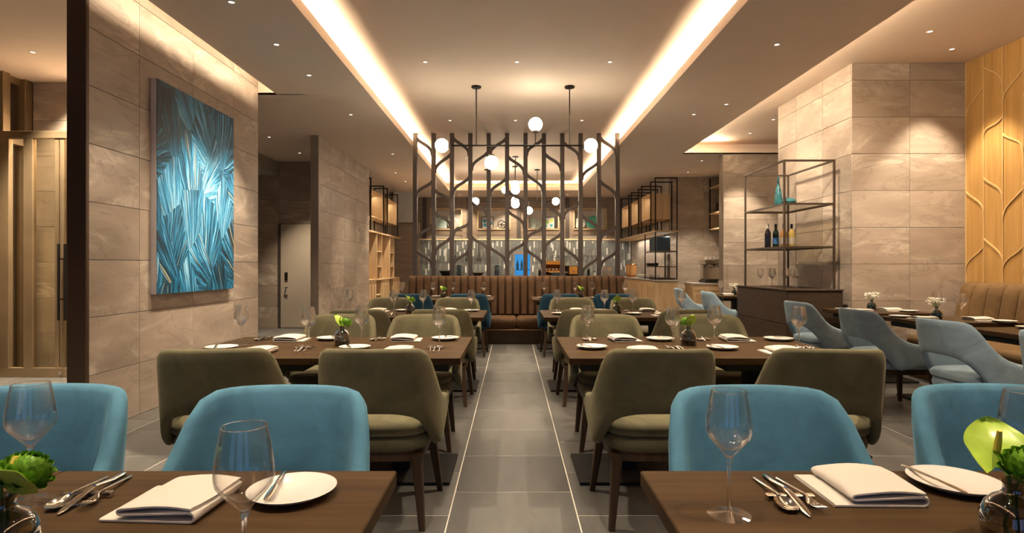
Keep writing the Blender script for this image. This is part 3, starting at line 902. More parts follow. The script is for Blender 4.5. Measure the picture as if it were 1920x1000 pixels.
# place settings of the double tables
SEATX = {'left': [(-.66, 'aisle seat'), (-1.41, 'outer seat')], 'right': [(.71, 'aisle seat'), (1.46, 'outer seat')]}
def setting(r_, side, sx, sname, near, jit, cut=True):
    ya, yb = ROWY[r_]
    where = '%s %s of %s %s table' % ('near' if near else 'far', sname, G_ROW[r_], side)
    rz = 0 if near else PI; s = 1 if near else -1
    y = (lambda d: ya + d) if near else (lambda d: yb - d)
    j = lambda: random.uniform(-jit, jit)
    glass('far', (sx + s * .235 + j(), y(.40) + j(), TZ), 0, 'wine glass with angular bowl, ' + where, 'wine glasses on the double tables')
    napkin(1, (sx + s * .0 + j(), y(.185) + j() * .5, TZ), rz + random.uniform(-.08, .08), 'white folded linen napkin, ' + where, 'folded napkins')
    px_, py_ = sx - s * .245 + j(), y(.34 if near else .18) + j()
    plate('p', (px_, py_, TZ), 0, 'white side plate with butter knife, ' + where, 'white side plates')
    butter('b', (px_ - s * .035, py_, TZ + .0155), rz + random.uniform(.2, .6), 'butter knife lying on a side plate, ' + where, 'butter knives')
    if cut: cutlery(sx + s * .215 + j(), y(.31 if near else .13), rz + random.uniform(-.12, .12) , where)
for r_ in (2, 3, 4):
    for side in ('left', 'right'):
        for sx, sname in SEATX[side]:
            for near in (True, False):
                setting(r_, side, sx, sname, near, .018, r_ < 4)
for (x, y, rz, where) in [(-1.022, 3.53, .5, 'on the second left table'), (1.062, 3.53, 2.6, 'on the second right table'),
                          (-1.03, 5.93, .9, 'on the third left table'), (1.06, 5.93, 2.2, 'on the third right table'),
                          (-1.04, 8.86, .2, 'on the left table before the banquette'), (1.04, 8.86, .4, 'on the right table before the banquette')]:
    centrepiece(x, y, rz, where)

# row 1: what the camera sees from close by
glass('near', (-.398, .872, TZ), 0, 'large wine glass nearest the camera, left of the front white plate', 'front wine glasses')
glass('near', (-.972, 1.185, TZ), 0, 'large wine glass at the left edge, behind the green flowers', 'front wine glasses')
glass('near', (.415, 1.121, TZ), 0, 'tall wine glass standing alone at the corner of the front right table', 'front wine glasses')
glass('near', (.975, 1.115, TZ), 0, 'large wine glass cut by the right edge, behind the green flower', 'front wine glasses')
napkin(1, (-.672, 1.165, TZ), -.06, 'large folded napkin between cutlery and glass on the front left table', 'folded napkins')
napkin(1, (.728, 1.235, TZ), -.02, 'large folded napkin between cutlery and plate on the front right table', 'folded napkins')
plate('p', (-.455, 1.215, TZ), 0, 'white plate with a butter knife on its left rim, front left table', 'white side plates')
plate('p', (.952, 1.262, TZ), 0, 'white plate with a butter knife across it, front right table', 'white side plates')
butter('b', (-.493, 1.225, TZ + .0165), PI + .16, 'butter knife on the plate of the front left table', 'butter knives')
butter('b', (.905, 1.262, TZ + .0165), PI + .10, 'butter knife on the plate of the front right table', 'butter knives')
cutlery(-.872, 1.225, PI + .10, 'front left table beside the big napkin')
cutlery(.566, 1.215, PI - .02, 'front right table beside the tall glass')
centrepiece(-.800, .925, .9, 'at the left picture edge', 'near', 'smoky bud vases', 2.3)
centrepiece(.842, .985, -1.0, 'at the right picture edge', 'near', 'smoky bud vases')

# right side tables
for i, (x, y, w_) in enumerate([(3.90, 6.36, 'on the far table of the right banquette'), (3.82, 5.28, 'on the middle table of the right banquette'), (3.69, 9.74, 'on the small table left of the display cabinet')]):
    vase('teal', (x, y, TZ), 0, 'teal glass bud vase, ' + w_, 'teal bud vases')
    spray('s', (x, y, TZ), i * 1.3, 'tiny white flowers in a teal vase, ' + w_, 'white flower sprays')
glass('far', (3.92, 5.12, TZ), 0, 'wine glass right of the white flowers, middle table of the right banquette', 'wine glasses on the right')
glass('far', (3.98, 5.50, TZ), 0, 'wine glass behind the white flowers, middle table of the right banquette', 'wine glasses on the right')
glass('far', (3.42, 9.62, TZ), 0, 'wine glass at the edge of the small table left of the cabinet', 'wine glasses on the right')
glass('far', (3.52, 9.92, TZ), 0, 'wine glass at the back of the small table left of the cabinet', 'wine glasses on the right')
for x, y, rz, w_ in [(4.06, 6.34, PI/2, 'banquette side of the far right hand table'), (3.66, 6.22, -PI/2, 'chair side of the far right hand table'),
                     (4.10, 5.20, PI/2, 'banquette side of the middle right hand table'), (3.66, 5.30, -PI/2, 'chair side of the middle right hand table'),
                     (3.98, 4.28, -PI/2, 'on the nearest right hand table'), (3.58, 9.80, PI/2, 'on the small table left of the cabinet')]:
    napkin(1, (x, y - .06, TZ), rz, 'folded white napkin, ' + w_, 'folded napkins')
    if y < 9: plate('p', (x + (.08 if rz > 0 else -.04), y + (-.22 if rz > 0 else .18), TZ), 0, 'white side plate, ' + w_, 'white side plates')

# ------------------------------------------------------------------ banquette and metal tree screen
bq = thing('banquette', 'long brown banquette with channelled back below the metal screen', 'banquette', (.075, 9.15, 0))
BW = 1.83
B(-BW, BW, .0, .95, 0, .205, .004).obj('plinth', 'cabinet', bq, 0)
B(-BW, BW, -.004, .30, .206, .225, .003).obj('ledge', 'tan', bq, 0)
for s in (-1, 0):
    pad(BW/2 - .002, 0, .80, [(.226, .012, 0), (.236, .002, 0), (.34, 0, 0), (.375, .006, 0), (.388, .022, 0), (.393, .06, .002)], pw=9).obj('seat_cushion', 'tan', bq, 50, (s * BW + BW/2, .06, 0))
nch = 29; cwid = 2 * BW / nch
L = []
for z, dz in ((.36, 0), (.42, 1), (.95, 1), (1.01, .9), (1.045, .55), (1.055, 0)):
    l = []
    for k in range(9):
        a = -1 + k / 4
        l.append((a * cwid * .497, -.012 - .055 * dz * (1 - a ** 4) ** .5 - .02 * dz + (z - .4) * .10, z))
    l += [(cwid * .497, .05 + (z - .4) * .10, z), (-cwid * .497, .05 + (z - .4) * .10, z)]
    L.append(l)
ch_me = fixn(MB().loops(L).mesh('back_channel', 'tan', 50))
for k in range(nch): link('back_channel', ch_me, bq, (-BW + (k + .5) * cwid, .80, 0))
B(-BW, BW, .90, .95, .2, 1.05, .004).obj('back_board', 'cabinet', bq, 0)

sc_ = thing('tree_screen', 'tall brown metal screen of slim posts and curved branches behind the banquette', 'screen', (0, 10.14, 0))
NP = 12; pp = .3175; SX0 = -1.672; SY = 10.14
post_me = B(-.036, .036, -.036, .036, .0, UP - .0005, .003).mesh('post', 'brown_metal', 0)
for i in range(NP): link('post', post_me, sc_, (SX0 + i * pp, 0, 0))
br = {0: [(262, 284), (362, 343), (446, 425), (473, 494)], 1: [(316, 292), (359, 377), (401, 420), (471, 448)],
      2: [(262, 284), (357, 336), (435, 421), (494, 473)], 3: [(312, 289), (382, 399), (447, 466)],
      4: [(284, 263), (360, 338), (466, 488)], 5: [(297, 319), (362, 379), (399, 420), (477, 458)],
      6: [(284, 264), (330, 352), (446, 429), (471, 494)], 7: [(292, 313), (384, 406), (462, 441)],
      8: [(270, 292), (403, 382), (467, 490)], 9: [(330, 308), (406, 427), (509, 486)],
      10: [(262, 284), (343, 365), (446, 427), (496, 475)]}
for gi, lst in br.items():
    for a, b in lst:
        za = EYE + (500 - a) / 110 * 1.014; zb = EYE + (500 - b) / 110 * 1.014
        pts = [(x, 0, z) for x, z in ogee(SX0 + gi * pp + .018, za, SX0 + (gi + 1) * pp - .018, zb, 12)]
        n = len(pts)
        MB().tube(pts, [1.3 if i in (0, n - 1) else (1.12 if i in (1, n - 2) else 1) for i in range(n)], 4, True, (.05, .036)).obj('branch', 'brown_metal', sc_, 40)

rb = thing('wall_banquette', 'tan banquette with channelled back along the wood panelled wall', 'banquette', (4.38, 6.60, 0))
RL = 6.0
B(.05, .75, -RL, -.01, 0, .26, .01).obj('plinth', 'tan_fabric', rb, 0)
me = pad(RL/2, 0, .62, [(.262, .02, 0), (.275, .004, 0), (.40, 0, 0), (.435, .008, 0), (.452, .03, 0), (.458, .08, .002)], pw=14).mesh('seat_cushion', 'tan_fabric', 50)
link('seat_cushion', me, rb, (.62, -RL/2, 0), PI/2)
cw2 = .195; L = []
for z, dz, x in ((.40, .6, .56), (.50, 1, .575), (.70, 1, .60), (.90, 1, .635), (.98, .9, .655), (1.025, .6, .69), (1.04, .2, .72)):
    l = []
    for k in range(9):
        a = -1 + k / 4
        l.append((x - .03 * dz * (1 - a ** 4) ** .5, a * cw2 * .497, z))
    l += [(.785, cw2 * .497, z), (.785, -cw2 * .497, z)]
    L.append(l)
ch2 = fixn(MB().loops(L).mesh('back_channel', 'tan_fabric', 50))
for k in range(30): link('back_channel', ch2, rb, (0, -.02 - (k + .5) * cw2, 0))

# ------------------------------------------------------------------ globe chandeliers
def make_chandelier(key):
    t = thing('globe_chandelier', '', 'chandelier')
    drop = UP - 2.76
    MB().tube([(-.78, 0, 0), (.90, 0, 0)], .011, 10).obj('bar', 'black_metal', t)
    for x in (-.456, .735):
        MB().tube([(x, 0, .0), (x, 0, drop - .008)], .009, 8).obj('rod', 'brown_metal', t)
        MB().lathe([(.0001, drop - .022), (.06, drop - .020), (.064, drop - .014), (.064, drop - .0005), (.0001, drop - .0005)], 24, (x, 0, 0), False).obj('canopy', 'black_metal', t, 40)
    for (gx, gz, sx, sz) in ((-.895, 0, -.80, 0), (1.005, 0, .92, 0), (.30, .27, .30, .18), (-.262, -.218, -.262, -.13)):
        g_ = MB().sphere((gx, 0, gz), .088, 28, 16).obj('globe', 'globe', t, 80)
        hb = MB()
        d = Vector((gx - sx, 0, gz - sz)).normalized(); c_ = Vector((gx, 0, gz)) - d * .092
        hb.tube([c_ - d * .012, c_ + d * .010], .040, 14)
        if abs(sz) > .01: hb.tube([(sx, 0, 0), c_ - d * .012], .008, 8)
        hb.obj('holder', 'shelf_metal', g_, 40)
    return t
chand = Maker(make_chandelier)
chand('c', (0, 7.49, 2.76), 0, 'bar chandelier with four opal globes hanging before the metal screen', 'globe chandeliers')
chand('c', (.14, 13.9, 2.76), PI, 'bar chandelier with four opal globes behind the screen, parallel to it', 'globe chandeliers')
c2 = chand('c', (.07, 13.75, 2.76), PI/2, 'bar chandelier seen end on behind the screen, its globes overlapping', 'globe chandeliers')
c2.location.z = 2.76; c2.location.y = 12.72

# ------------------------------------------------------------------ recessed downlights with their spot lamps
def make_down(key):
    t = thing('ceiling_downlight', '', 'downlight')
    MB().lathe([(.022, -.0005), (.024, -.004), (.034, -.003), (.036, -.0005)], 20, (0, 0, 0), False).obj('trim_ring', 'plaster', t, 50)
    MB().lathe([(.0001, -.0015), (.022, -.0012)], 20, (0, 0, 0), False).obj('lens', 'lens', t, 50)
    return t
down = Maker(make_down)
def downlight(x, y, z, label, aim=None, watts=1.0, size=78, blend=.75):
    down('d', (x, y, z), 0, label, 'ceiling downlights')
    l = bpy.data.lights.new('downlight_lamp', 'SPOT'); l.energy = SPOT_W * watts; l.color = DOWN
    l.spot_size = R(size); l.spot_blend = blend; l.shadow_soft_size = .035
    o = bpy.data.objects.new('downlight_lamp', l); COL.objects.link(o); o.location = (x, y, z - .03)
    if aim: o.rotation_euler = (Vector(aim) - Vector(o.location)).to_track_quat('-Z', 'Y').to_euler()
for i, (y, n_) in enumerate([(0.95, 'first'), (3.35, 'second'), (6.59, 'third'), (9.23, 'fourth'), (12.46, 'fifth')]):
    for x, s in ((-.975, 'left'), (.055, 'middle'), (1.10, 'right')):
        downlight(x, y, UP, 'small recessed downlight in the raised coffer, %s row from us, %s one' % (n_, s), None, (1.2 if y < 2 else 1.85 if y < 4 else 1.3) * (1.1 if abs(x) > .5 else .7), 74 if y < 2 else 84)
for y, n_ in ((1.9, 'first'), (2.8, 'second'), (4.6, 'third'), (5.48, 'fourth'), (6.36, 'fifth'), (8.01, 'sixth'), (10.82, 'seventh')):
    on_wall = n_ in ('fourth', 'fifth')
    downlight(-2.2, y, SO - .0005, 'recessed downlight in the left soffit, %s from the camera' % n_, (-3.06, y * .7 + 1.75, .55) if on_wall else None, 1.7 if on_wall else 1.0, 58 if on_wall else 88, .8)
for x, y, lab in ((-3.89, 9.4, 'nearer downlight in the dark recess ceiling on the left'), (-3.88, 10.72, 'farther downlight in the dark recess ceiling on the left'),
                  (-2.57, 12.97, 'nearer downlight before the left oak shelves'), (-2.59, 14.27, 'farther downlight before the left oak shelves')):
    downlight(x, y, SO - .0005, lab, None, 2.2 if x < -3 else 1.6)
downlight(-3.97, 4.6, 3.4095, 'downlight in the entrance ceiling at the top left', None, 6)
downlight(-4.9, 6.0, 3.4095, 'added downlight in the entrance ceiling beside the glass door', None, 7)  # lamp added to brighten the dark entrance
downlight(-4.9, 6.75, 3.4095, 'added downlight between the glass door and the stone wall behind it', None, 3.2, 110)  # added lamp that washes the wall behind the door
for x, y, lab, aim, w_ in ((2.475, 2.8, 'recessed downlight in the right soffit, first from the camera', None, 1.5), (2.475, 5.48, 'recessed downlight in the right soffit, second from the camera', (3.75, 7.4, 1.55), 1.5),
                       (2.74, 7.50, 'recessed downlight in the right soffit, third from the camera', (3.9, 7.9, 1.8), .8), (2.48, 8.0, 'recessed downlight in the right soffit, fourth from the camera', None, 1.4),
                       (3.72, 11.5, 'downlight beyond the far column on the right', None, .9), (3.87, 12.9, 'downlight above the coffee counter on the right', (4.3, 12.6, 1.0), 2.2)):
    downlight(x, y, SO - .0005, lab, aim, w_)
for x, y, lab, w_ in ((4.14, 5.81, 'downlight in the raised right ceiling above the banquette tables', 1.1), (4.71, 6.28, 'downlight in the raised right ceiling close to the stone column', 1.5), (4.75, 4.6, 'downlight in the raised right ceiling nearer the camera', 1.2),
                  (4.75, 3.2, 'downlight in the raised right ceiling nearest the camera', 1.2), (4.14, 9.29, 'downlight in the raised right ceiling above the alcove table', .9), (4.16, 10.25, 'downlight in the raised right ceiling close to the far column', 2.2)):
    downlight(x, y, UPR - .0005, lab, None, w_, 70 if 'close' in lab else 80, .5 if 'close' in lab else .75)
for x, y in ((-1.5, 16.9), (0, 16.9), (1.6, 16.9)):
    downlight(x, y, SO - .0005, 'downlight above the kitchen counter, %s one' % ('left' if x < -1 else 'middle' if x < 1 else 'right'), (x, 17.8, 1.6), .9)

# ------------------------------------------------------------------ abstract feather painting
def paint_material():
    m, nt, b = base('feather_painting')
    tc = node(nt, 'ShaderNodeTexCoord'); v0 = tc.outputs['Object']
    sep0 = node(nt, 'ShaderNodeSeparateXYZ', {0: v0})
    flat = node(nt, 'ShaderNodeCombineXYZ', {0: sep0.outputs[1], 1: sep0.outputs[2], 2: 0.0}).outputs[0]
    wob = node(nt, 'ShaderNodeTexNoise', {'Vector': flat, 'Scale': 5.0, 'Detail': 3})
    wv = node(nt, 'ShaderNodeVectorMath', {0: node(nt, 'ShaderNodeVectorMath', {0: wob.outputs['Color'], 1: (.5, .5, .5)}, operation='SUBTRACT').outputs[0], 1: (.035, .035, 0)}, operation='MULTIPLY')
    flat2 = node(nt, 'ShaderNodeVectorMath', {0: flat, 1: wv.outputs[0]}, operation='ADD').outputs[0]
    mp = node(nt, 'ShaderNodeMapping', {'Vector': flat2, 'Scale': (3.3, 2.0, 1)})
    vo = node(nt, 'ShaderNodeTexVoronoi', {'Vector': mp.outputs[0], 'Scale': 1.0, 'Randomness': 1.0}, voronoi_dimensions='2D')
    rnd = node(nt, 'ShaderNodeSeparateColor', {0: vo.outputs['Color']})
    dl = node(nt, 'ShaderNodeVectorMath', {0: mp.outputs[0], 1: vo.outputs['Position']}, operation='SUBTRACT').outputs[0]
    ang = node(nt, 'ShaderNodeMath', {0: node(nt, 'ShaderNodeMath', {0: rnd.outputs[0], 1: .5}, operation='SUBTRACT').outputs[0], 1: 2.6}, operation='MULTIPLY').outputs[0]
    rot = node(nt, 'ShaderNodeVectorRotate', {'Vector': dl, 'Angle': ang}, rotation_type='Z_AXIS').outputs[0]
    s2 = node(nt, 'ShaderNodeSeparateXYZ', {0: rot})
    yy = node(nt, 'ShaderNodeMath', {0: s2.outputs[1], 1: 1.25}, operation='ADD').outputs[0]          # fan pivot below the cell
    fan = node(nt, 'ShaderNodeMath', {0: s2.outputs[0], 1: yy}, operation='ARCTAN2').outputs[0]
    st = node(nt, 'ShaderNodeCombineXYZ', {0: node(nt, 'ShaderNodeMath', {0: fan, 1: 26.0}, operation='MULTIPLY').outputs[0], 1: node(nt, 'ShaderNodeMath', {0: yy, 1: .9}, operation='MULTIPLY').outputs[0], 2: node(nt, 'ShaderNodeMath', {0: rnd.outputs[1], 1: 40.0}, operation='MULTIPLY').outputs[0]})
    stroke = noise(nt, st.outputs[0], 1.0, 5, .68)
    fine = noise(nt, node(nt, 'ShaderNodeVectorMath', {0: st.outputs[0], 1: (3.2, 1, 1)}, operation='MULTIPLY').outputs[0], 1.0, 2)
    # broad light: pale in the middle and lower right, deep teal in the upper corners
    gx = node(nt, 'ShaderNodeMath', {0: sep0.outputs[1], 1: -.05}, operation='SUBTRACT').outputs[0]
    d2 = node(nt, 'ShaderNodeMath', {0: node(nt, 'ShaderNodeMath', {0: gx, 1: gx}, operation='MULTIPLY').outputs[0], 1: node(nt, 'ShaderNodeMath', {0: sep0.outputs[2], 1: sep0.outputs[2]}, operation='MULTIPLY').outputs[0]}, operation='ADD').outputs[0]
    broad = node(nt, 'ShaderNodeMapRange', {0: d2, 1: 0.0, 2: .85, 3: .05, 4: -.13}).outputs[0]
    low = node(nt, 'ShaderNodeMapRange', {0: sep0.outputs[2], 1: -.9, 2: .9, 3: .02, 4: -.08}).outputs[0]
    tone = node(nt, 'ShaderNodeMath', {0: node(nt, 'ShaderNodeMath', {0: rnd.outputs[2], 1: .5}, operation='SUBTRACT').outputs[0], 1: .17}, operation='MULTIPLY').outputs[0]
    f = node(nt, 'ShaderNodeMath', {0: stroke, 1: 1.55, 2: -.275}, operation='MULTIPLY_ADD').outputs[0]
    for x in (broad, low, tone): f = node(nt, 'ShaderNodeMath', {0: f, 1: x}, operation='ADD').outputs[0]
    f = node(nt, 'ShaderNodeMath', {0: f, 1: node(nt, 'ShaderNodeMath', {0: node(nt, 'ShaderNodeMath', {0: fine, 1: .5}, operation='SUBTRACT').outputs[0], 1: .22}, operation='MULTIPLY').outputs[0]}, operation='ADD').outputs[0]
    col = ramp(nt, f, [(.20, (.002, .014, .03)), (.36, (.006, .085, .16)), (.46, (.014, .19, .40)), (.55, (.05, .36, .68)), (.64, (.24, .60, .86)), (.76, (.60, .80, .92)), (.94, (.86, .84, .62))])
    gold = ramp(nt, noise(nt, node(nt, 'ShaderNodeVectorMath', {0: st.outputs[0], 1: (.8, .5, 3)}, operation='MULTIPLY').outputs[0], 1.0, 2), [(.66, (0, 0, 0)), (.72, (.75, .75, .75))])
    mx = node(nt, 'ShaderNodeMix', data_type='RGBA'); nt.links.new(gold, mx.inputs[0]); nt.links.new(col, mx.inputs[6]); mx.inputs[7].default_value = (.62, .55, .30, 1)
    nt.links.new(mx.outputs[2], b.inputs['Base Color'])
    b.inputs['Roughness'].default_value = .4
    bump(nt, b, f, .5, .006)
    return m
M['painting'] = paint_material()
pa = thing('painting', 'tall abstract painting of blue and teal feathery brush strokes on the left stone wall', 'painting', (-3.06, 5.65, 1.895))
B(.001, .050, -.686, .686, -.918, .918, .002).obj('stretcher', 'paint_grey', pa, 0)
B(.0505, .056, -.684, .684, -.916, .916, .001).obj('canvas', 'painting', pa, 0)

# ------------------------------------------------------------------ dark display cabinet with metal shelf frame
dc = thing('display_cabinet', 'dark wood cabinet with slim bronze shelf frame before the stone column', 'cabinet', (3.15, 6.70, 0))
B(0, .63, 0, 1.50, .05, .935, .003).obj('body', 'cabinet', dc, 0)
B(.03, .60, .03, 1.47, 0, .05).obj('plinth', 'black', dc, 0)
B(-.006, 0, .01, 1.49, .55, .93, .002).obj('side_panel', 'cabinet', dc, 0)
B(-.006, 0, .01, 1.49, .06, .54, .002).obj('side_panel', 'cabinet', dc, 0)
B(-.012, .636, -.012, 1.51, .936, .952, .003).obj('top', 'cabinet', dc, 0)
Z0 = .952; ZTOPF = 2.46; fx0, fx1, fy0, fy1 = .02, .60, .13, 1.27; q = .011
for x in (fx0, fx1):
    for y in (fy0, fy1): B(x - q, x + q, y - q, y + q, Z0, ZTOPF, .001).obj('frame_post', 'shelf_metal', dc, 0)
for z in (1.442, 1.945, ZTOPF - .011):
    for x in (fx0, fx1): B(x - q, x + q, fy0 + q, fy1 - q, z - .011, z + .011, .001).obj('frame_rail', 'shelf_metal', dc, 0)
    for y in (fy0, fy1): B(fx0 + q, fx1 - q, y - q, y + q, z - .011, z + .011, .001).obj('frame_rail', 'shelf_metal', dc, 0)
    if z < 2: B(fx0 + q, fx1 - q, fy0 + q, fy1 - q, z + .002, z + .010).obj('shelf_board', 'shelf_metal' if z < 1.5 else 'pane', dc, 0)

def make_bottle(key):
    t = thing('wine_bottle', '', 'bottle')
    bm_, lab_, cap_ = key
    me = MB().lathe([(.0001, .002), (.034, .0), (.0375, .006), (.0375, .185), (.034, .205), (.022, .225), (.0145, .240), (.0135, .292), (.0155, .294), (.0155, .302), (.0001, .302)], 20, (0, 0, 0), False).mesh('body', bm_, 50); link('body', fixn(me), t)
    MB().lathe([(.0158, .250), (.0162, .305), (.0001, .306)], 16, (0, 0, 0), False).obj('capsule', cap_, t, 50)
    MB().lathe([(.0379, .05), (.0379, .13)], 20, (0, 0, 0), False).obj('label', lab_, t, 50)
    return t
M['bottle_red'] = plain('dark_wine_bottle', (.012, .010, .016), .08, 0, .1)
M['bottle_green'] = plain('dark_green_bottle', (.008, .022, .014), .08, 0, .1)
M['bottle_rose'] = plain('amber_wine', (.55, .26, .07), .08, 0, .1)
M['bottle_white'] = plain('white_wine', (.60, .48, .17), .08, 0, .1)
M['label_white'] = plain('paper_label', (.62, .60, .56), .7)
M['label_blue'] = plain('blue_label', (.03, .14, .36), .6)
bottle = Maker(make_bottle)
for x, y, key, lab in ((3.27, 7.50, ('bottle_red', 'bottle_red', 'label_white'), 'dark wine bottle with silver capsule, leftmost on the middle shelf'),
                       (3.372, 7.50, ('bottle_green', 'label_blue', 'bottle_green'), 'dark green wine bottle with blue label on the middle shelf'),
                       (3.475, 7.50, ('bottle_rose', 'label_white', 'bottle_red'), 'amber wine bottle with pale label on the middle shelf'),
                       (3.575, 7.50, ('bottle_white', 'label_white', 'bottle_red'), 'clear bottle of yellow wine, rightmost on the middle shelf')):
    bottle(key, (x, y, 1.4525), 0, lab, 'wine bottles on the display shelf')
va = MB().lathe([(.0001, .0), (.036, .0), (.042, .01), (.045, .06), (.043, .11), (.034, .17), (.021, .23), (.014, .28), (.012, .32), (.016, .345), (.012, .343), (.0001, .30)], 28, (0, 0, 0), False).mesh('bottle_vase', 'teal_glaze', 60)
tag(link('bottle_vase', fixn(va), None, (3.24, 7.14, 1.9555)), 'slender teal bottle vase with brown neck on the top shelf', 'vase')
bw = MB().lathe([(.0001, 0), (.05, 0), (.09, .02), (.115, .055), (.10, .085), (.05, .102), (.022, .106), (.020, .112), (.0001, .10)], 28, (0, 0, 0), False).mesh('round_vase', 'teal_glaze', 60)
tag(link('round_vase', fixn(bw), None, (3.38, 7.22, 1.9555)), 'low round teal glazed vase on the top shelf', 'vase')
for i, (x, y) in enumerate(((3.23, 7.62), (3.25, 7.32), (3.32, 7.50), (3.40, 7.66), (3.42, 7.32), (3.52, 7.55), (3.60, 7.40), (3.66, 7.62))):
    glass('far', (x, y, .952), 0, 'empty wine glass on the dark cabinet top, %s from the left' % ['first', 'second', 'third', 'fourth', 'fifth', 'sixth', 'seventh', 'eighth'][i], 'wine glasses on the display cabinet')

# ------------------------------------------------------------------ oak shelf wall on the left
ls = thing('oak_shelf_unit', 'light oak shelf unit with black metal frames along the left wall', 'shelf unit', (-3.07, 12.57, 0))
D = .34; LY = 3.62
for (ya, yb, nm, mat_) in ((.02, .78, 'cabinet_door', 'oak'), (1.30, 2.20, 'cabinet_door', 'oak'), (2.72, 3.58, 'cabinet_door', 'oak')):
    B(-D, -.02, ya, yb, .06, .90, .003).obj('cabinet', 'oak', ls, 0)
    k = 3; st_ = (yb - ya) / k
    for j in range(k): B(-.022, -.004, ya + j * st_ + .05, ya + (j + 1) * st_ - .05, .12, .80, .003).obj('cabinet_door', 'oak', ls, 0)
B(-D, 0, 0, LY, .90, .93, .002).obj('counter', 'oak_h', ls, 0)
B(-D, 0, 0, LY, 0, .06).obj('plinth', 'oak_h', ls, 0)
B(-D, -D + .02, 0, LY, .93, 1.97).obj('back_panel', 'oak', ls, 0)
B(-D, .01, 0, LY, 1.97, 2.005, .002).obj('plank', 'oak_h', ls, 0)
for y in (.78, 1.28, 2.20, 2.70): B(-D + .02, 0, y, y + .025, .93, 1.97, .002).obj('divider', 'oak', ls, 0)
for y0 in (.805, 2.225):
    for z in (.55, 1.20, 1.55): B(-D + .02, -.005, y0, y0 + .475, z, z + .02, .002).obj('niche_shelf', 'oak_h', ls, 0)
for ya in (.18, 1.88):
    yb = ya + 1.28
    for a, b, z0, z1 in ((ya + .03, yb - .03, 2.31, 2.335), (ya + .03, yb - .03, 2.885, 2.91)): B(-D + .03, -.01, a, b, z0, z1, .002).obj('box_board', 'oak_h', ls, 0)
    for y in (ya + .03, yb - .055): B(-D + .03, -.01, y, y + .025, 2.335, 2.885, .002).obj('box_side', 'oak', ls, 0)
    B(-D + .03, -D + .045, ya + .055, yb - .055, 2.335, 2.885).obj('box_back', 'oak', ls, 0)
    strip('box_fill_light', (-3.30, 12.57 + ya + .1, 2.88), (-3.30, 12.57 + yb - .1, 2.88), .02, 1.0, (0.3, 0, -1), DOWN)  # added light that brightens the inside of the box
    for y in (ya, yb):
        f = MB(); s = .013
        for x in (.0, -D + .02): f.box(x - s, x + s, y - s, y + s, 2.005, 3.15)
        f.box(-D + .02, 0, y - s, y + s, 3.124, 3.15)
        f.obj('metal_frame', 'black_metal', ls, 0)
for y, z, nm in ((13.56, 1.221, 'lower nearer niche'), (13.56, 1.571, 'upper nearer niche'), (14.98, 1.221, 'lower farther niche'), (14.98, 1.571, 'upper farther niche')):
    o = MB().lathe([(.0001, 0), (.05, 0), (.06, .02), (.055, .06), (.062, .11), (.056, .11), (.05, .03), (.0001, .02)], 20, (0, 0, 0), False).mesh('white_pot', 'china', 50)
    tag(link('white_pot', fixn(o), None, (-3.20, y, z)), 'small white pot in the %s of the left oak shelves' % nm, 'pot', 'white pots in the left shelves')
o = MB().lathe([(.0001, 0), (.04, 0), (.042, .01), (.042, .13), (.02, .18), (.012, .22), (.012, .29), (.0001, .29)], 20, (0, 0, 0), False).mesh('clear_bottle', 'glass', 50)
tag(link('clear_bottle', fixn(o), None, (-3.18, 13.02, 2.3355)), 'clear glass bottle in the nearer oak box on the left', 'bottle')
o = MB().lathe([(.0001, 0), (.06, 0), (.075, .05), (.05, .12), (.07, .20), (.045, .30), (.05, .36), (.0001, .36)], 20, (0, 0, 0), False).mesh('tall_jar', 'counter', 50)
tag(link('tall_jar', fixn(o), None, (-3.20, 14.75, 2.3355)), 'grey tall jar in the farther oak box on the left', 'jar')

# ------------------------------------------------------------------ oak buffet with metal shelves on the right
bf = thing('buffet_unit', 'long oak buffet cabinet with stone top, plank and black frames on the right', 'buffet', (3.14, 12.90, 0))
BD = .50; BL = 4.9
B(0, BD, 0, BL, .05, .885, .003).obj('cabinet', 'oak', bf, 0)
B(.03, BD - .02, .02, BL - .02, 0, .05).obj('plinth', 'black', bf, 0)
B(-.02, BD + .01, -.02, BL, .886, .92, .003).obj('stone_top', 'counter', bf, 0)
for j in range(8):
    ya = .06 + j * .60
    if j > 0:
        B(-.012, -.001, ya, ya + .54, .10, .80, .003).obj('cabinet_door', 'oak', bf, 0)
    else:
        B(-.012, -.001, ya, ya + .54, .74, .80, .003).obj('louvre_rail', 'oak', bf, 0)
        for a in (.0, .17, .345, .51): B(-.012, -.001, ya + a, ya + a + .035, .10, .74, .002).obj('louvre_stile', 'oak', bf, 0)
        for s in range(14):
            for a in (.035, .205, .38): B(-.010, -.001, ya + a, ya + a + .13, .12 + s * .044, .145 + s * .044).obj('louvre_slat', 'oak_h', bf, 0)
B(-.01, BD, -.01, BL, 1.975, 2.01, .002).obj('plank', 'oak_h', bf, 0)
f = .012
for y, zt in ((.0, 3.15), (.43, 3.12), (1.37, 3.15), (1.73, 3.12), (2.59, 3.15), (2.94, 3.12), (3.95, 3.15)):
    fm = MB()
    for x in (f, BD - f): fm.box(x - f, x + f, y - f, y + f, 2.01, zt)
    fm.box(0, BD, y - f, y + f, zt, zt + .024)
    fm.obj('metal_frame', 'black_metal', bf, 0)
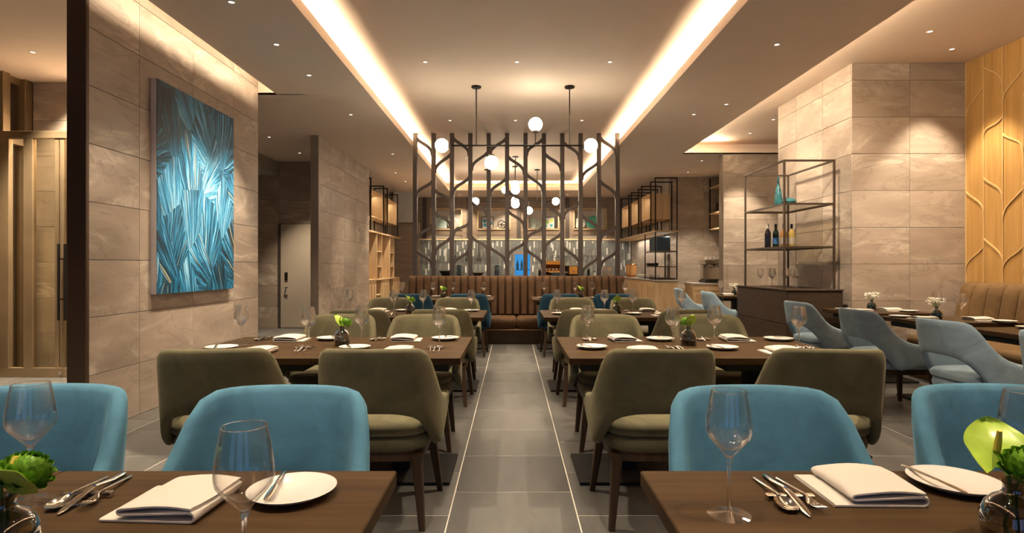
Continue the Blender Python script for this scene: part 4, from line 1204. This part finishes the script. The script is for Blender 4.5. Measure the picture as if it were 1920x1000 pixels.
for ya, yb in ((.46, 1.36), (1.76, 2.58), (2.97, 3.92)):
    strip('box_fill_light', (3.40, 12.9 + ya + .1, 2.86), (3.40, 12.9 + yb - .1, 2.86), .02, 1.0, (-.3, 0, -1), DOWN)  # fill added so the open boxes look lit inside
    for z in (2.30, 2.865): B(.01, BD - .04, ya, yb, z, z + .022, .002).obj('box_board', 'oak_h', bf, 0)
    for y in (ya, yb - .022): B(.01, BD - .04, y, y + .022, 2.322, 2.865, .002).obj('box_side', 'oak', bf, 0)
    B(BD - .06, BD - .04, ya + .022, yb - .022, 2.322, 2.865).obj('box_back', 'oak', bf, 0)
rk = thing('metal_shelf_rack', 'slim metal rack of three shelves on the near end of the buffet', 'rack', (3.14, 12.90, .92))
for x in (.014, BD - .014):
    for y in (.0, 1.0): B(x - .012, x + .012, y - .012, y + .012, 0, 1.054, .001).obj('post', 'black_metal', rk, 0)
for z in (.28, .62): B(.0, BD, -.01, 1.01, z, z + .022, .002).obj('shelf', 'shelf_metal', rk, 0)
B(.08, BD - .03, .04, .9, .001, .04, .004).obj('tray', 'walnut', rk, 0)
rnd = random.Random(3)
for i in range(7):
    y = 13.04 + i * .105
    bk = B(3.22, 3.52, y, y + .075, 1.5625, 1.5625 + .32 + rnd.uniform(-.03, .02), .003)
    tag(bk.obj('dark_binder', 'navy', None, 0), 'dark blue upright box file on the rack, %s from the front' % ['first', 'second', 'third', 'fourth', 'fifth', 'sixth', 'seventh'][i], 'box file', 'box files on the rack')
def make_cup(key):
    m = MB().lathe([(.0001, 0), (.022, 0), (.034, .02), (.040, .07), (.036, .07), (.030, .02), (.0001, .008)], 16, (0, 0, 0), False)
    m.tube([(.036, 0, .058), (.056, 0, .05), (.056, 0, .03), (.034, 0, .02)], .004, 6)
    return tag(link('cup', fixn(m.mesh('cup', key, 60))), '', 'cup')
cup = Maker(make_cup)
for i in range(6):
    cup('black', (3.21, 13.02 + i * .16, 1.2230), 2.8, 'dark cup on the middle rack shelf, %s from the front' % ['first', 'second', 'third', 'fourth', 'fifth', 'sixth'][i], 'cups on the rack')
for i in range(4):
    cup('china', (3.24, 13.0 + i * .24, .96), 2.8, 'white cup at the bottom of the metal rack, %s from the front' % ['first', 'second', 'third', 'fourth'][i], 'cups on the rack')
def dispenser(x, y, z, lab):
    t = thing('drink_dispenser', lab, 'dispenser', (x, y, z))
    MB().lathe([(.0001, 0), (.09, 0), (.09, .06), (.0001, .06)], 24, (0, 0, 0), False).obj('stand', 'copper', t, 40)
    MB().lathe([(.0001, .062), (.10, .062), (.105, .08), (.105, .33), (.0001, .33)], 24, (0, 0, 0), False).obj('tank', 'amber_drink', t, 40)
    MB().lathe([(.0001, .331), (.11, .331), (.11, .35), (.03, .37), (.0001, .37)], 24, (0, 0, 0), False).obj('lid', 'copper', t, 40)
M['amber_drink'] = plain('amber_drink', (.55, .27, .10), .1)
dispenser(3.28, 15.9, .92, 'amber drink dispenser on the buffet, left of the metal rack')
dispenser(3.28, 16.35, .92, 'amber drink dispenser on the buffet, farther one behind the screen post')
for i, (y, z) in enumerate(((14.35, 0), (14.75, 0), (15.15, 0))):
    t = thing('white_bowl', 'white bowl with snacks on the buffet, %s from the rack' % ['first', 'second', 'third'][i], 'bowl', (3.30, y, .92), 0, 'bowls on the buffet')
    MB().lathe([(.0001, 0), (.05, 0), (.11, .05), (.125, .09), (.118, .09), (.10, .05), (.0001, .03)], 24, (0, 0, 0), False).obj('bowl', 'china', t, 50)
    MB().lathe([(.10, .055), (.06, .085), (.0001, .10)], 16, (0, 0, 0), False).obj('snacks', 'orange_wood' if i % 2 else 'oak', t, 50)

# coffee counter, machine and wall shelf beyond the far column
cc = thing('coffee_counter', 'oak counter with louvred doors and grey stone top below the coffee machine', 'counter', (3.86, 12.5, 0))
B(0, .98, 0, .58, 0, .82, .003).obj('cabinet', 'oak', cc, 0)
B(-.02, .99, -.02, .60, .821, .862, .003).obj('stone_top', 'counter', cc, 0)
for x in (.04, .36, .68):
    B(x, x + .27, -.012, -.001, .70, .78, .002).obj('drawer_front', 'oak', cc, 0)
    for s in range(9): B(x + .02, x + .25, -.012, -.001, .12 + s * .06, .155 + s * .06, .001).obj('louvre_slat', 'oak_h', cc, 0)
cm = thing('coffee_machine', 'chrome espresso machine with cups on top on the far oak counter', 'coffee machine', (4.36, 12.78, .862))
B(-.22, .22, -.20, .22, 0, .06, .008).obj('base', 'black_metal', cm, 0)
B(-.20, .20, .02, .20, .061, .40, .015).obj('body', 'steel', cm, 0)
B(-.22, .22, -.19, .22, .401, .50, .015).obj('head', 'steel', cm, 0)
B(-.18, .18, -.19, .01, .061, .075, .002).obj('drip_tray', 'black_metal', cm, 0)
for x in (-.10, .10):
    MB().lathe([(.03, .34), (.034, .35), (.034, .40)], 14, (x, -.10, 0), True).obj('group_head', 'steel', cm, 40)
    MB().tube([(x, -.10, .345), (x, -.24, .33)], .011, 8).obj('portafilter', 'black', cm)
for i, x in enumerate((-.13, -.04, .05, .14)): cup('china', (4.36 + x, 12.78, 1.362), .4 * i, 'white cup on top of the espresso machine, %s from the left' % ['first', 'second', 'third', 'fourth'][i], 'cups on the coffee machine')
wsh = thing('wall_shelf', 'oak wall shelf box with black frame above the coffee counter', 'shelf', (4.56, 12.4, 2.05))
B(0, .29, 0, 1.15, 0, .03, .002).obj('shelf_board', 'oak_h', wsh, 0)
B(0, .29, 0, 1.15, .36, .39, .002).obj('shelf_board', 'oak_h', wsh, 0)
B(0, .29, 0, 1.15, .95, .98, .002).obj('shelf_board', 'oak_h', wsh, 0)
B(.27, .29, 0, 1.15, .39, .95).obj('back_board', 'oak', wsh, 0)
fm = MB()
for y in (.0, 1.15):
    for x in (.012, .28): fm.box(x - .012, x + .012, y - .012, y + .012, -.02, 1.2)
fm.obj('metal_frame', 'black_metal', wsh, 0)
tag(B(4.62, 4.82, 13.05, 13.35, 2.4405, 2.66, .04).obj('bread_bin', 'walnut', None, 50), 'rounded brown box on the wall shelf above the coffee counter', 'box')

# ------------------------------------------------------------------ kitchen behind the screen
ku = thing('kitchen_wall_cabinet', 'taupe panelled upper wall with four oak framed niches above the grey backsplash', 'cabinet', (0, 17.60, 0))
NICHE = [(-2.46, -1.49), (-1.04, -.05), (.45, 1.41), (1.84, 2.85)]
NZ0, NZ1 = 2.335, 2.96
xs = [-3.2] + [v for n_ in NICHE for v in n_] + [3.1]
for i in range(0, len(xs), 2): B(xs[i], xs[i + 1], 0, .3, 2.045, SO - .002, .002).obj('panel', 'kitchen_panel', ku, 0)
for a, b in NICHE:
    B(a, b, 0, .3, NZ1, SO - .002, .002).obj('panel', 'kitchen_panel', ku, 0)
    B(a, b, 0, .3, 2.16, NZ0 - .02, .002).obj('panel', 'kitchen_panel', ku, 0)
    B(a, b, .10, .3, 2.045, 2.16, .002).obj('light_panel', 'linen', ku, 0)
    B(a, b, .22, .3, NZ0, NZ1).obj('niche_back', 'linen', ku, 0)
    fr = MB(); s = .035
    fr.box(a, a + s, -.03, .22, NZ0, NZ1).box(b - s, b, -.03, .22, NZ0, NZ1).box(a, b, -.03, .22, NZ1 - s, NZ1).box(a, b, -.03, .22, NZ0 - .02, NZ0 + .02)
    fr.obj('niche_frame', 'oak_h', ku, 0)
B(-3.2, 3.1, -.02, .3, 2.01, 2.045, .002).obj('bottom_board', 'oak_h', ku, 0)
for x in (-2.62, -1.30, .20, 1.66): B(x - .06, x + .06, -.02, 0, 2.045, SO - .002, .002).obj('stile', 'brown_metal', ku, 0)

bs = thing('backsplash', 'grey picket tile backsplash with scattered white tiles behind the kitchen counter', 'backsplash', (0, 17.98, 0))
B(-3.2, 3.65, 0, .06, .90, 2.01).obj('panel', 'splash', bs, 0)
pk = MB(); pg = MB(); pl = MB(); rnd = random.Random(9)
for i in range(150):
    x = -2.9 + i * .0437
    z = .92 - rnd.uniform(0, .215)
    while z < 1.98:
        zt = min(2.0, z + .21)
        poly = [(x - .019, z + .012), (x, z), (x + .019, z + .012), (x + .019, zt - .012), (x, zt), (x - .019, zt - .012)]
        if z > .9: (lambda q: pk if q < .09 else pl if q < .32 else pg)(rnd.random()).prism(poly, 1, -.006, 0)
        z += .215
o = pk.obj('white_tiles', 'splash_white', bs, 0); o['kind'] = 'stuff'
o = pl.obj('pale_tiles', 'splash_light', bs, 0); o['kind'] = 'stuff'
o = pg.obj('grey_tiles', 'splash', bs, 0); o['kind'] = 'stuff'

kc = thing('kitchen_counter', 'long kitchen counter with grey stone top behind the banquette screen', 'counter', (0, 16.4, 0))
B(-2.55, 2.75, 0, .70, 0, .90, .004).obj('body', 'kitchen_panel', kc, 0)
B(-2.58, 2.78, -.03, .73, .901, .94, .004).obj('stone_top', 'counter', kc, 0)
KT = .9405
# framed pictures and plates in the niches
M['pic_pale'] = plain('pale_sea_print', (.50, .64, .66), .5, 0, .12, 3)
M['ink_blue'] = plain('blue_ink', (.05, .25, .36), .5); M['ink_green'] = plain('green_ink', (.22, .42, .10), .5); M['ink_lime'] = plain('lime_ink', (.45, .58, .10), .5)
def picture(x, w_, h, lab, dots):
    t = thing('framed_print', lab, 'picture', (x, 17.735, NZ0 + .0205), 0, 'framed prints in the niches')
    s = .018; f_ = MB().box(-w_/2, w_/2, 0, .02, 0, s).box(-w_/2, w_/2, 0, .02, h - s, h).box(-w_/2, -w_/2 + s, 0, .02, s, h - s).box(w_/2 - s, w_/2, 0, .02, s, h - s)
    f_.obj('frame', 'black_metal', t, 0)
    p = B(-w_/2 + s, w_/2 - s, .008, .02, s, h - s).obj('sheet', 'label_white' if dots is not None else 'pic_pale', t, 0)
    for dx, dz, r_, m_ in dots or []: MB().prism([(dx + r_ * math.cos(2*PI*k/18), dz + r_ * math.sin(2*PI*k/18)) for k in range(18)], 1, .005, .008).obj('printed_circle', m_, p, 0)
    if dots is None: B(-w_/2 + .05, w_/2 - .05, .006, .008, .06, h - .06).obj('printed_area', 'ink_pale', p, 0)
M['ink_pale'] = plain('pale_green_ink', (.40, .55, .55), .5, 0, .15, 4)
picture(-2.13, .36, .36, 'framed pale sea green print in the leftmost niche', None)
picture(-.74, .36, .36, 'framed print with blue circles in the second niche', [(-.09, .24, .06, 'ink_blue'), (-.08, .11, .055, 'ink_blue'), (.09, .17, .06, 'ink_blue')])
picture(1.12, .36, .36, 'framed print with green and blue circles in the third niche', [(-.07, .20, .065, 'ink_green'), (.08, .25, .055, 'ink_lime'), (.07, .10, .05, 'ink_blue'), (-.09, .08, .04, 'ink_blue')])
def display_plate(x, r_, m_, lab, y=17.74):
    me = MB().lathe([(.0001, .0), (r_ * .62, .004), (r_ * .96, .016), (r_, .018), (r_ * .96, .022), (r_ * .6, .010), (.0001, .007)], 32, (0, 0, 0), False).mesh('display_plate', m_, 60)
    o = link('display_plate', fixn(me), None, (x, y, NZ0 + .021 + r_ * .985)); o.rotation_euler = (PI/2 - .16, 0, 0)
    tag(o, lab, 'plate', 'display plates in the niches')
M['celadon'] = plain('celadon_plate', (.42, .50, .46), .25, 0, .15, 20); M['jade'] = plain('jade_plate', (.12, .50, .38), .25, 0, .3, 12)
display_plate(-1.78, .17, 'counter', 'dark oval looking plate leaning in the leftmost niche')
display_plate(.64, .17, 'celadon', 'larger celadon plate leaning in the third niche', 17.76)
display_plate(.78, .12, 'celadon', 'smaller celadon plate leaning in the third niche', 17.69)
display_plate(2.44, .20, 'jade', 'jade green speckled plate leaning in the rightmost niche', 17.74)
display_plate(2.05, .17, 'china', 'white plate leaning in the rightmost niche', 17.74)
t = thing('ring_ornament', 'black ring ornament of two loops in the second niche', 'ornament', (-.28, 17.72, NZ0 + .0205))
for x, r_ in ((-.03, .115), (.05, .095)): MB().tube([(x + r_ * math.cos(2*PI*k/28), .02 * (1 if x > 0 else -1), .012 + r_ + r_ * math.sin(2*PI*k/28)) for k in range(29)], .012, 8, False).obj('loop', 'black_metal', t)
# heat lamps
hl = thing('heat_lamp', '', 'heat lamp')
MB().tube([(0, 0, .16), (0, 0, .62)], .012, 8).obj('cord', 'black', hl)
MB().lathe([(.075, 0), (.07, .04), (.035, .10), (.022, .17), (.0001, .18)], 20, (0, 0, 0), False).obj('lamp_shade', 'black_metal', hl, 50)
for i, x in enumerate((-1.70, -1.34, -1.0)):
    o = hl if i == 0 else dup(hl, (0, 0, 0), 0, '')
    o.location = (x, 17.64, 1.39); o['label'] = 'black hanging heat lamp over the counter, %s of three' % ['left', 'middle', 'right'][i]; o['group'] = 'heat lamps'
# things on the kitchen counter
def bowlthing(x, y, r_, h, m_, lab):
    o = MB().lathe([(.0001, 0), (r_ * .55, 0), (r_, h), (r_ * .95, h), (r_ * .5, .02), (.0001, .02)], 24, (0, 0, 0), False).mesh('serving_bowl', m_, 50)
    tag(link('serving_bowl', fixn(o), None, (x, y, KT)), lab, 'bowl')
bowlthing(-1.85, 16.6, .22, .15, 'black_metal', 'wide black bowl on the kitchen counter, far left behind the screen')
bowlthing(-.98, 16.6, .20, .10, 'walnut', 'low dark bowl on the kitchen counter between the plate stacks')
for x, lab in ((-1.50, 'left'), (-.43, 'right')):
    for k in range(7):
        me = MB().lathe([(.0001, 0), (.09, 0), (.175, .012), (.17, .016), (.0001, .006)], 20, (0, 0, 0), False).mesh('dark_plate', 'walnut' if k % 2 else 'black_metal', 50)
        o = tag(link('dark_plate', fixn(me), None, (x, 16.62, KT + k * .046)), 'dark serving plate in the %s stack on the counter, %s from the bottom' % (lab, ['first', 'second', 'third', 'fourth', 'fifth', 'sixth', 'seventh'][k]), 'plate', 'stacked serving plates')
        if k < 6: MB().lathe([(.06, .0165), (.06, .0455)], 12, (0, 0, 0), True).obj('spacer_ring', 'china', o, 0)
    pts = [(0, -.185, .03), (.03, -.19, .14), (.0, -.185, .25), (.01, -.13, .312), (.02, 0, .316)]
    tag(MB().tube([(x + a, 16.62 + b, KT + c_) for a, b, c_ in pts], 1, 4, True, (.09, .008)).obj('dark_blue_strip', 'navy', None, 40), 'dark blue bent strip over the %s stack of plates' % lab, 'cloth')  # dark blue bent strip up the front and over the top
fr_ = thing('drinks_cooler', 'small white framed drinks cooler with blue lit glass door', 'cooler', (.30, 16.75, KT))
B(-.26, .26, 0, .32, 0, .02).obj('base', 'china', fr_, 0)
for x in (-.26, .22): B(x, x + .04, 0, .32, .02, .62, .004).obj('side', 'china', fr_, 0)
B(-.26, .26, 0, .32, .62, .72, .004).obj('top', 'china', fr_, 0)
B(-.22, .22, .30, .32, .02, .62).obj('back_light', 'screen_blue', fr_, 0)
B(-.22, .22, .06, .30, .17, .185).obj('rack', 'black_metal', fr_, 0)
B(-.22, .22, .002, .008, .02, .62).obj('glass_door', 'glass', fr_, 0)
for i, x in enumerate((-.14, -.02, .10)):
    o = MB().lathe([(.0001, 0), (.035, 0), (.035, .17), (.012, .23), (.012, .28), (.0001, .28)], 14, (0, 0, 0), False).mesh('cooler_bottle', 'teal_glaze', 50)
    tag(link('cooler_bottle', fixn(o), None, (.30 + x, 16.92, KT + .1855)), 'bottle inside the blue lit cooler, %s' % ['left one', 'middle one', 'right one'][i], 'bottle', 'bottles in the cooler')
ob = thing('orange_display_box', 'orange wooden tiered display box on the kitchen counter', 'display box', (1.17, 16.55, KT))
B(-.32, -.28, 0, .4, 0, .40, .003).obj('side', 'orange_wood', ob, 0); B(.28, .32, 0, .4, 0, .40, .003).obj('side', 'orange_wood', ob, 0)
for z, h in ((0, .03), (.12, .03), (.33, .10)): B(-.28, .28, 0, .4, z, z + h, .003).obj('shelf', 'orange_wood', ob, 0)
B(-.28, .28, .38, .4, .03, .33).obj('back', 'orange_wood', ob, 0)
for i in range(5): cup('china', (.96 + i * .105, 16.70, KT + .15), 1.0, 'white cup inside the orange display box, %s from the left' % ['first', 'second', 'third', 'fourth', 'fifth'][i], 'cups in the display box')
bx = thing('bread_box', 'black appliance with an orange front on the kitchen counter', 'appliance', (1.75, 16.6, KT))
B(-.24, .24, .02, .36, 0, .30, .02).obj('body', 'black_metal', bx, 40)
B(-.13, .10, 0, .02, .06, .28, .004).obj('front', 'orange_wood', bx, 0)
MB().tube([(-.015, 0, .14), (-.015, -.03, .14)], .014, 10).obj('knob', 'steel', bx)
nt_ = thing('toast_tray', 'dark low box with a pale top in front of the orange box', 'box', (1.30, 16.40, KT))
B(-.20, .20, 0, .14, 0, .10, .003).obj('body', 'navy', nt_, 0); B(-.25, .25, -.02, .16, .101, .125, .003).obj('top', 'oak_h', nt_, 0)
for i, x in enumerate((1.46, 2.42)):
    t = thing('glass_rack', 'wall rail with hanging glasses on the backsplash, %s one' % ['left', 'right'][i], 'glass rack', (x, 17.90, 1.56), 0, 'hanging glass racks')
    MB().tube([(-.22, 0, 0), (.22, 0, 0)], .010, 8).obj('rail', 'steel', t)
    for k in range(5): MB().lathe([(.03, -.002), (.004, -.012), (.004, -.08), (.03, -.11), (.036, -.15), (.03, -.18)], 12, (-.18 + k * .09, -.02, 0), False).obj('hanging_glass', 'glass', t, 50)
    for xx in (-.2, .2): MB().tube([(xx, 0, 0), (xx, .07, 0)], .008, 6).obj('bracket', 'steel', t)
o = MB()
for k in range(10):
    a = PI * k / 10
    o.tube([(.13 * math.cos(th) * math.cos(a), .13 * math.cos(th) * math.sin(a), .13 + .13 * math.sin(th)) for th in [2*PI*j/20 for j in range(21)]], .004, 5, False)
tag(o.obj('wire_basket', 'copper', None, 60, (2.70, 16.62, KT)), 'round copper wire basket at the right end of the kitchen counter', 'basket')
for i, (x, h) in enumerate(((-1.20, .16), (-1.12, .13), (.78, .20), (.88, .15), (2.15, .24), (2.32, .14))):
    t = thing('jar', 'small lidded jar on the kitchen counter, %s from the left' % ['first', 'second', 'third', 'fourth', 'fifth', 'sixth'][i], 'jar', (x, 16.5, KT), 0, 'jars on the kitchen counter')
    MB().lathe([(.0001, 0), (.035, 0), (.038, .01), (.038, h * .8), (.0001, h * .8)], 16, (0, 0, 0), False).obj('body', 'china' if i % 2 else 'black_metal', t, 40)
    MB().lathe([(.0001, h * .8 + .001), (.03, h * .8 + .001), (.03, h), (.0001, h)], 16, (0, 0, 0), False).obj('lid', 'black_metal' if i % 2 else 'steel', t, 40)
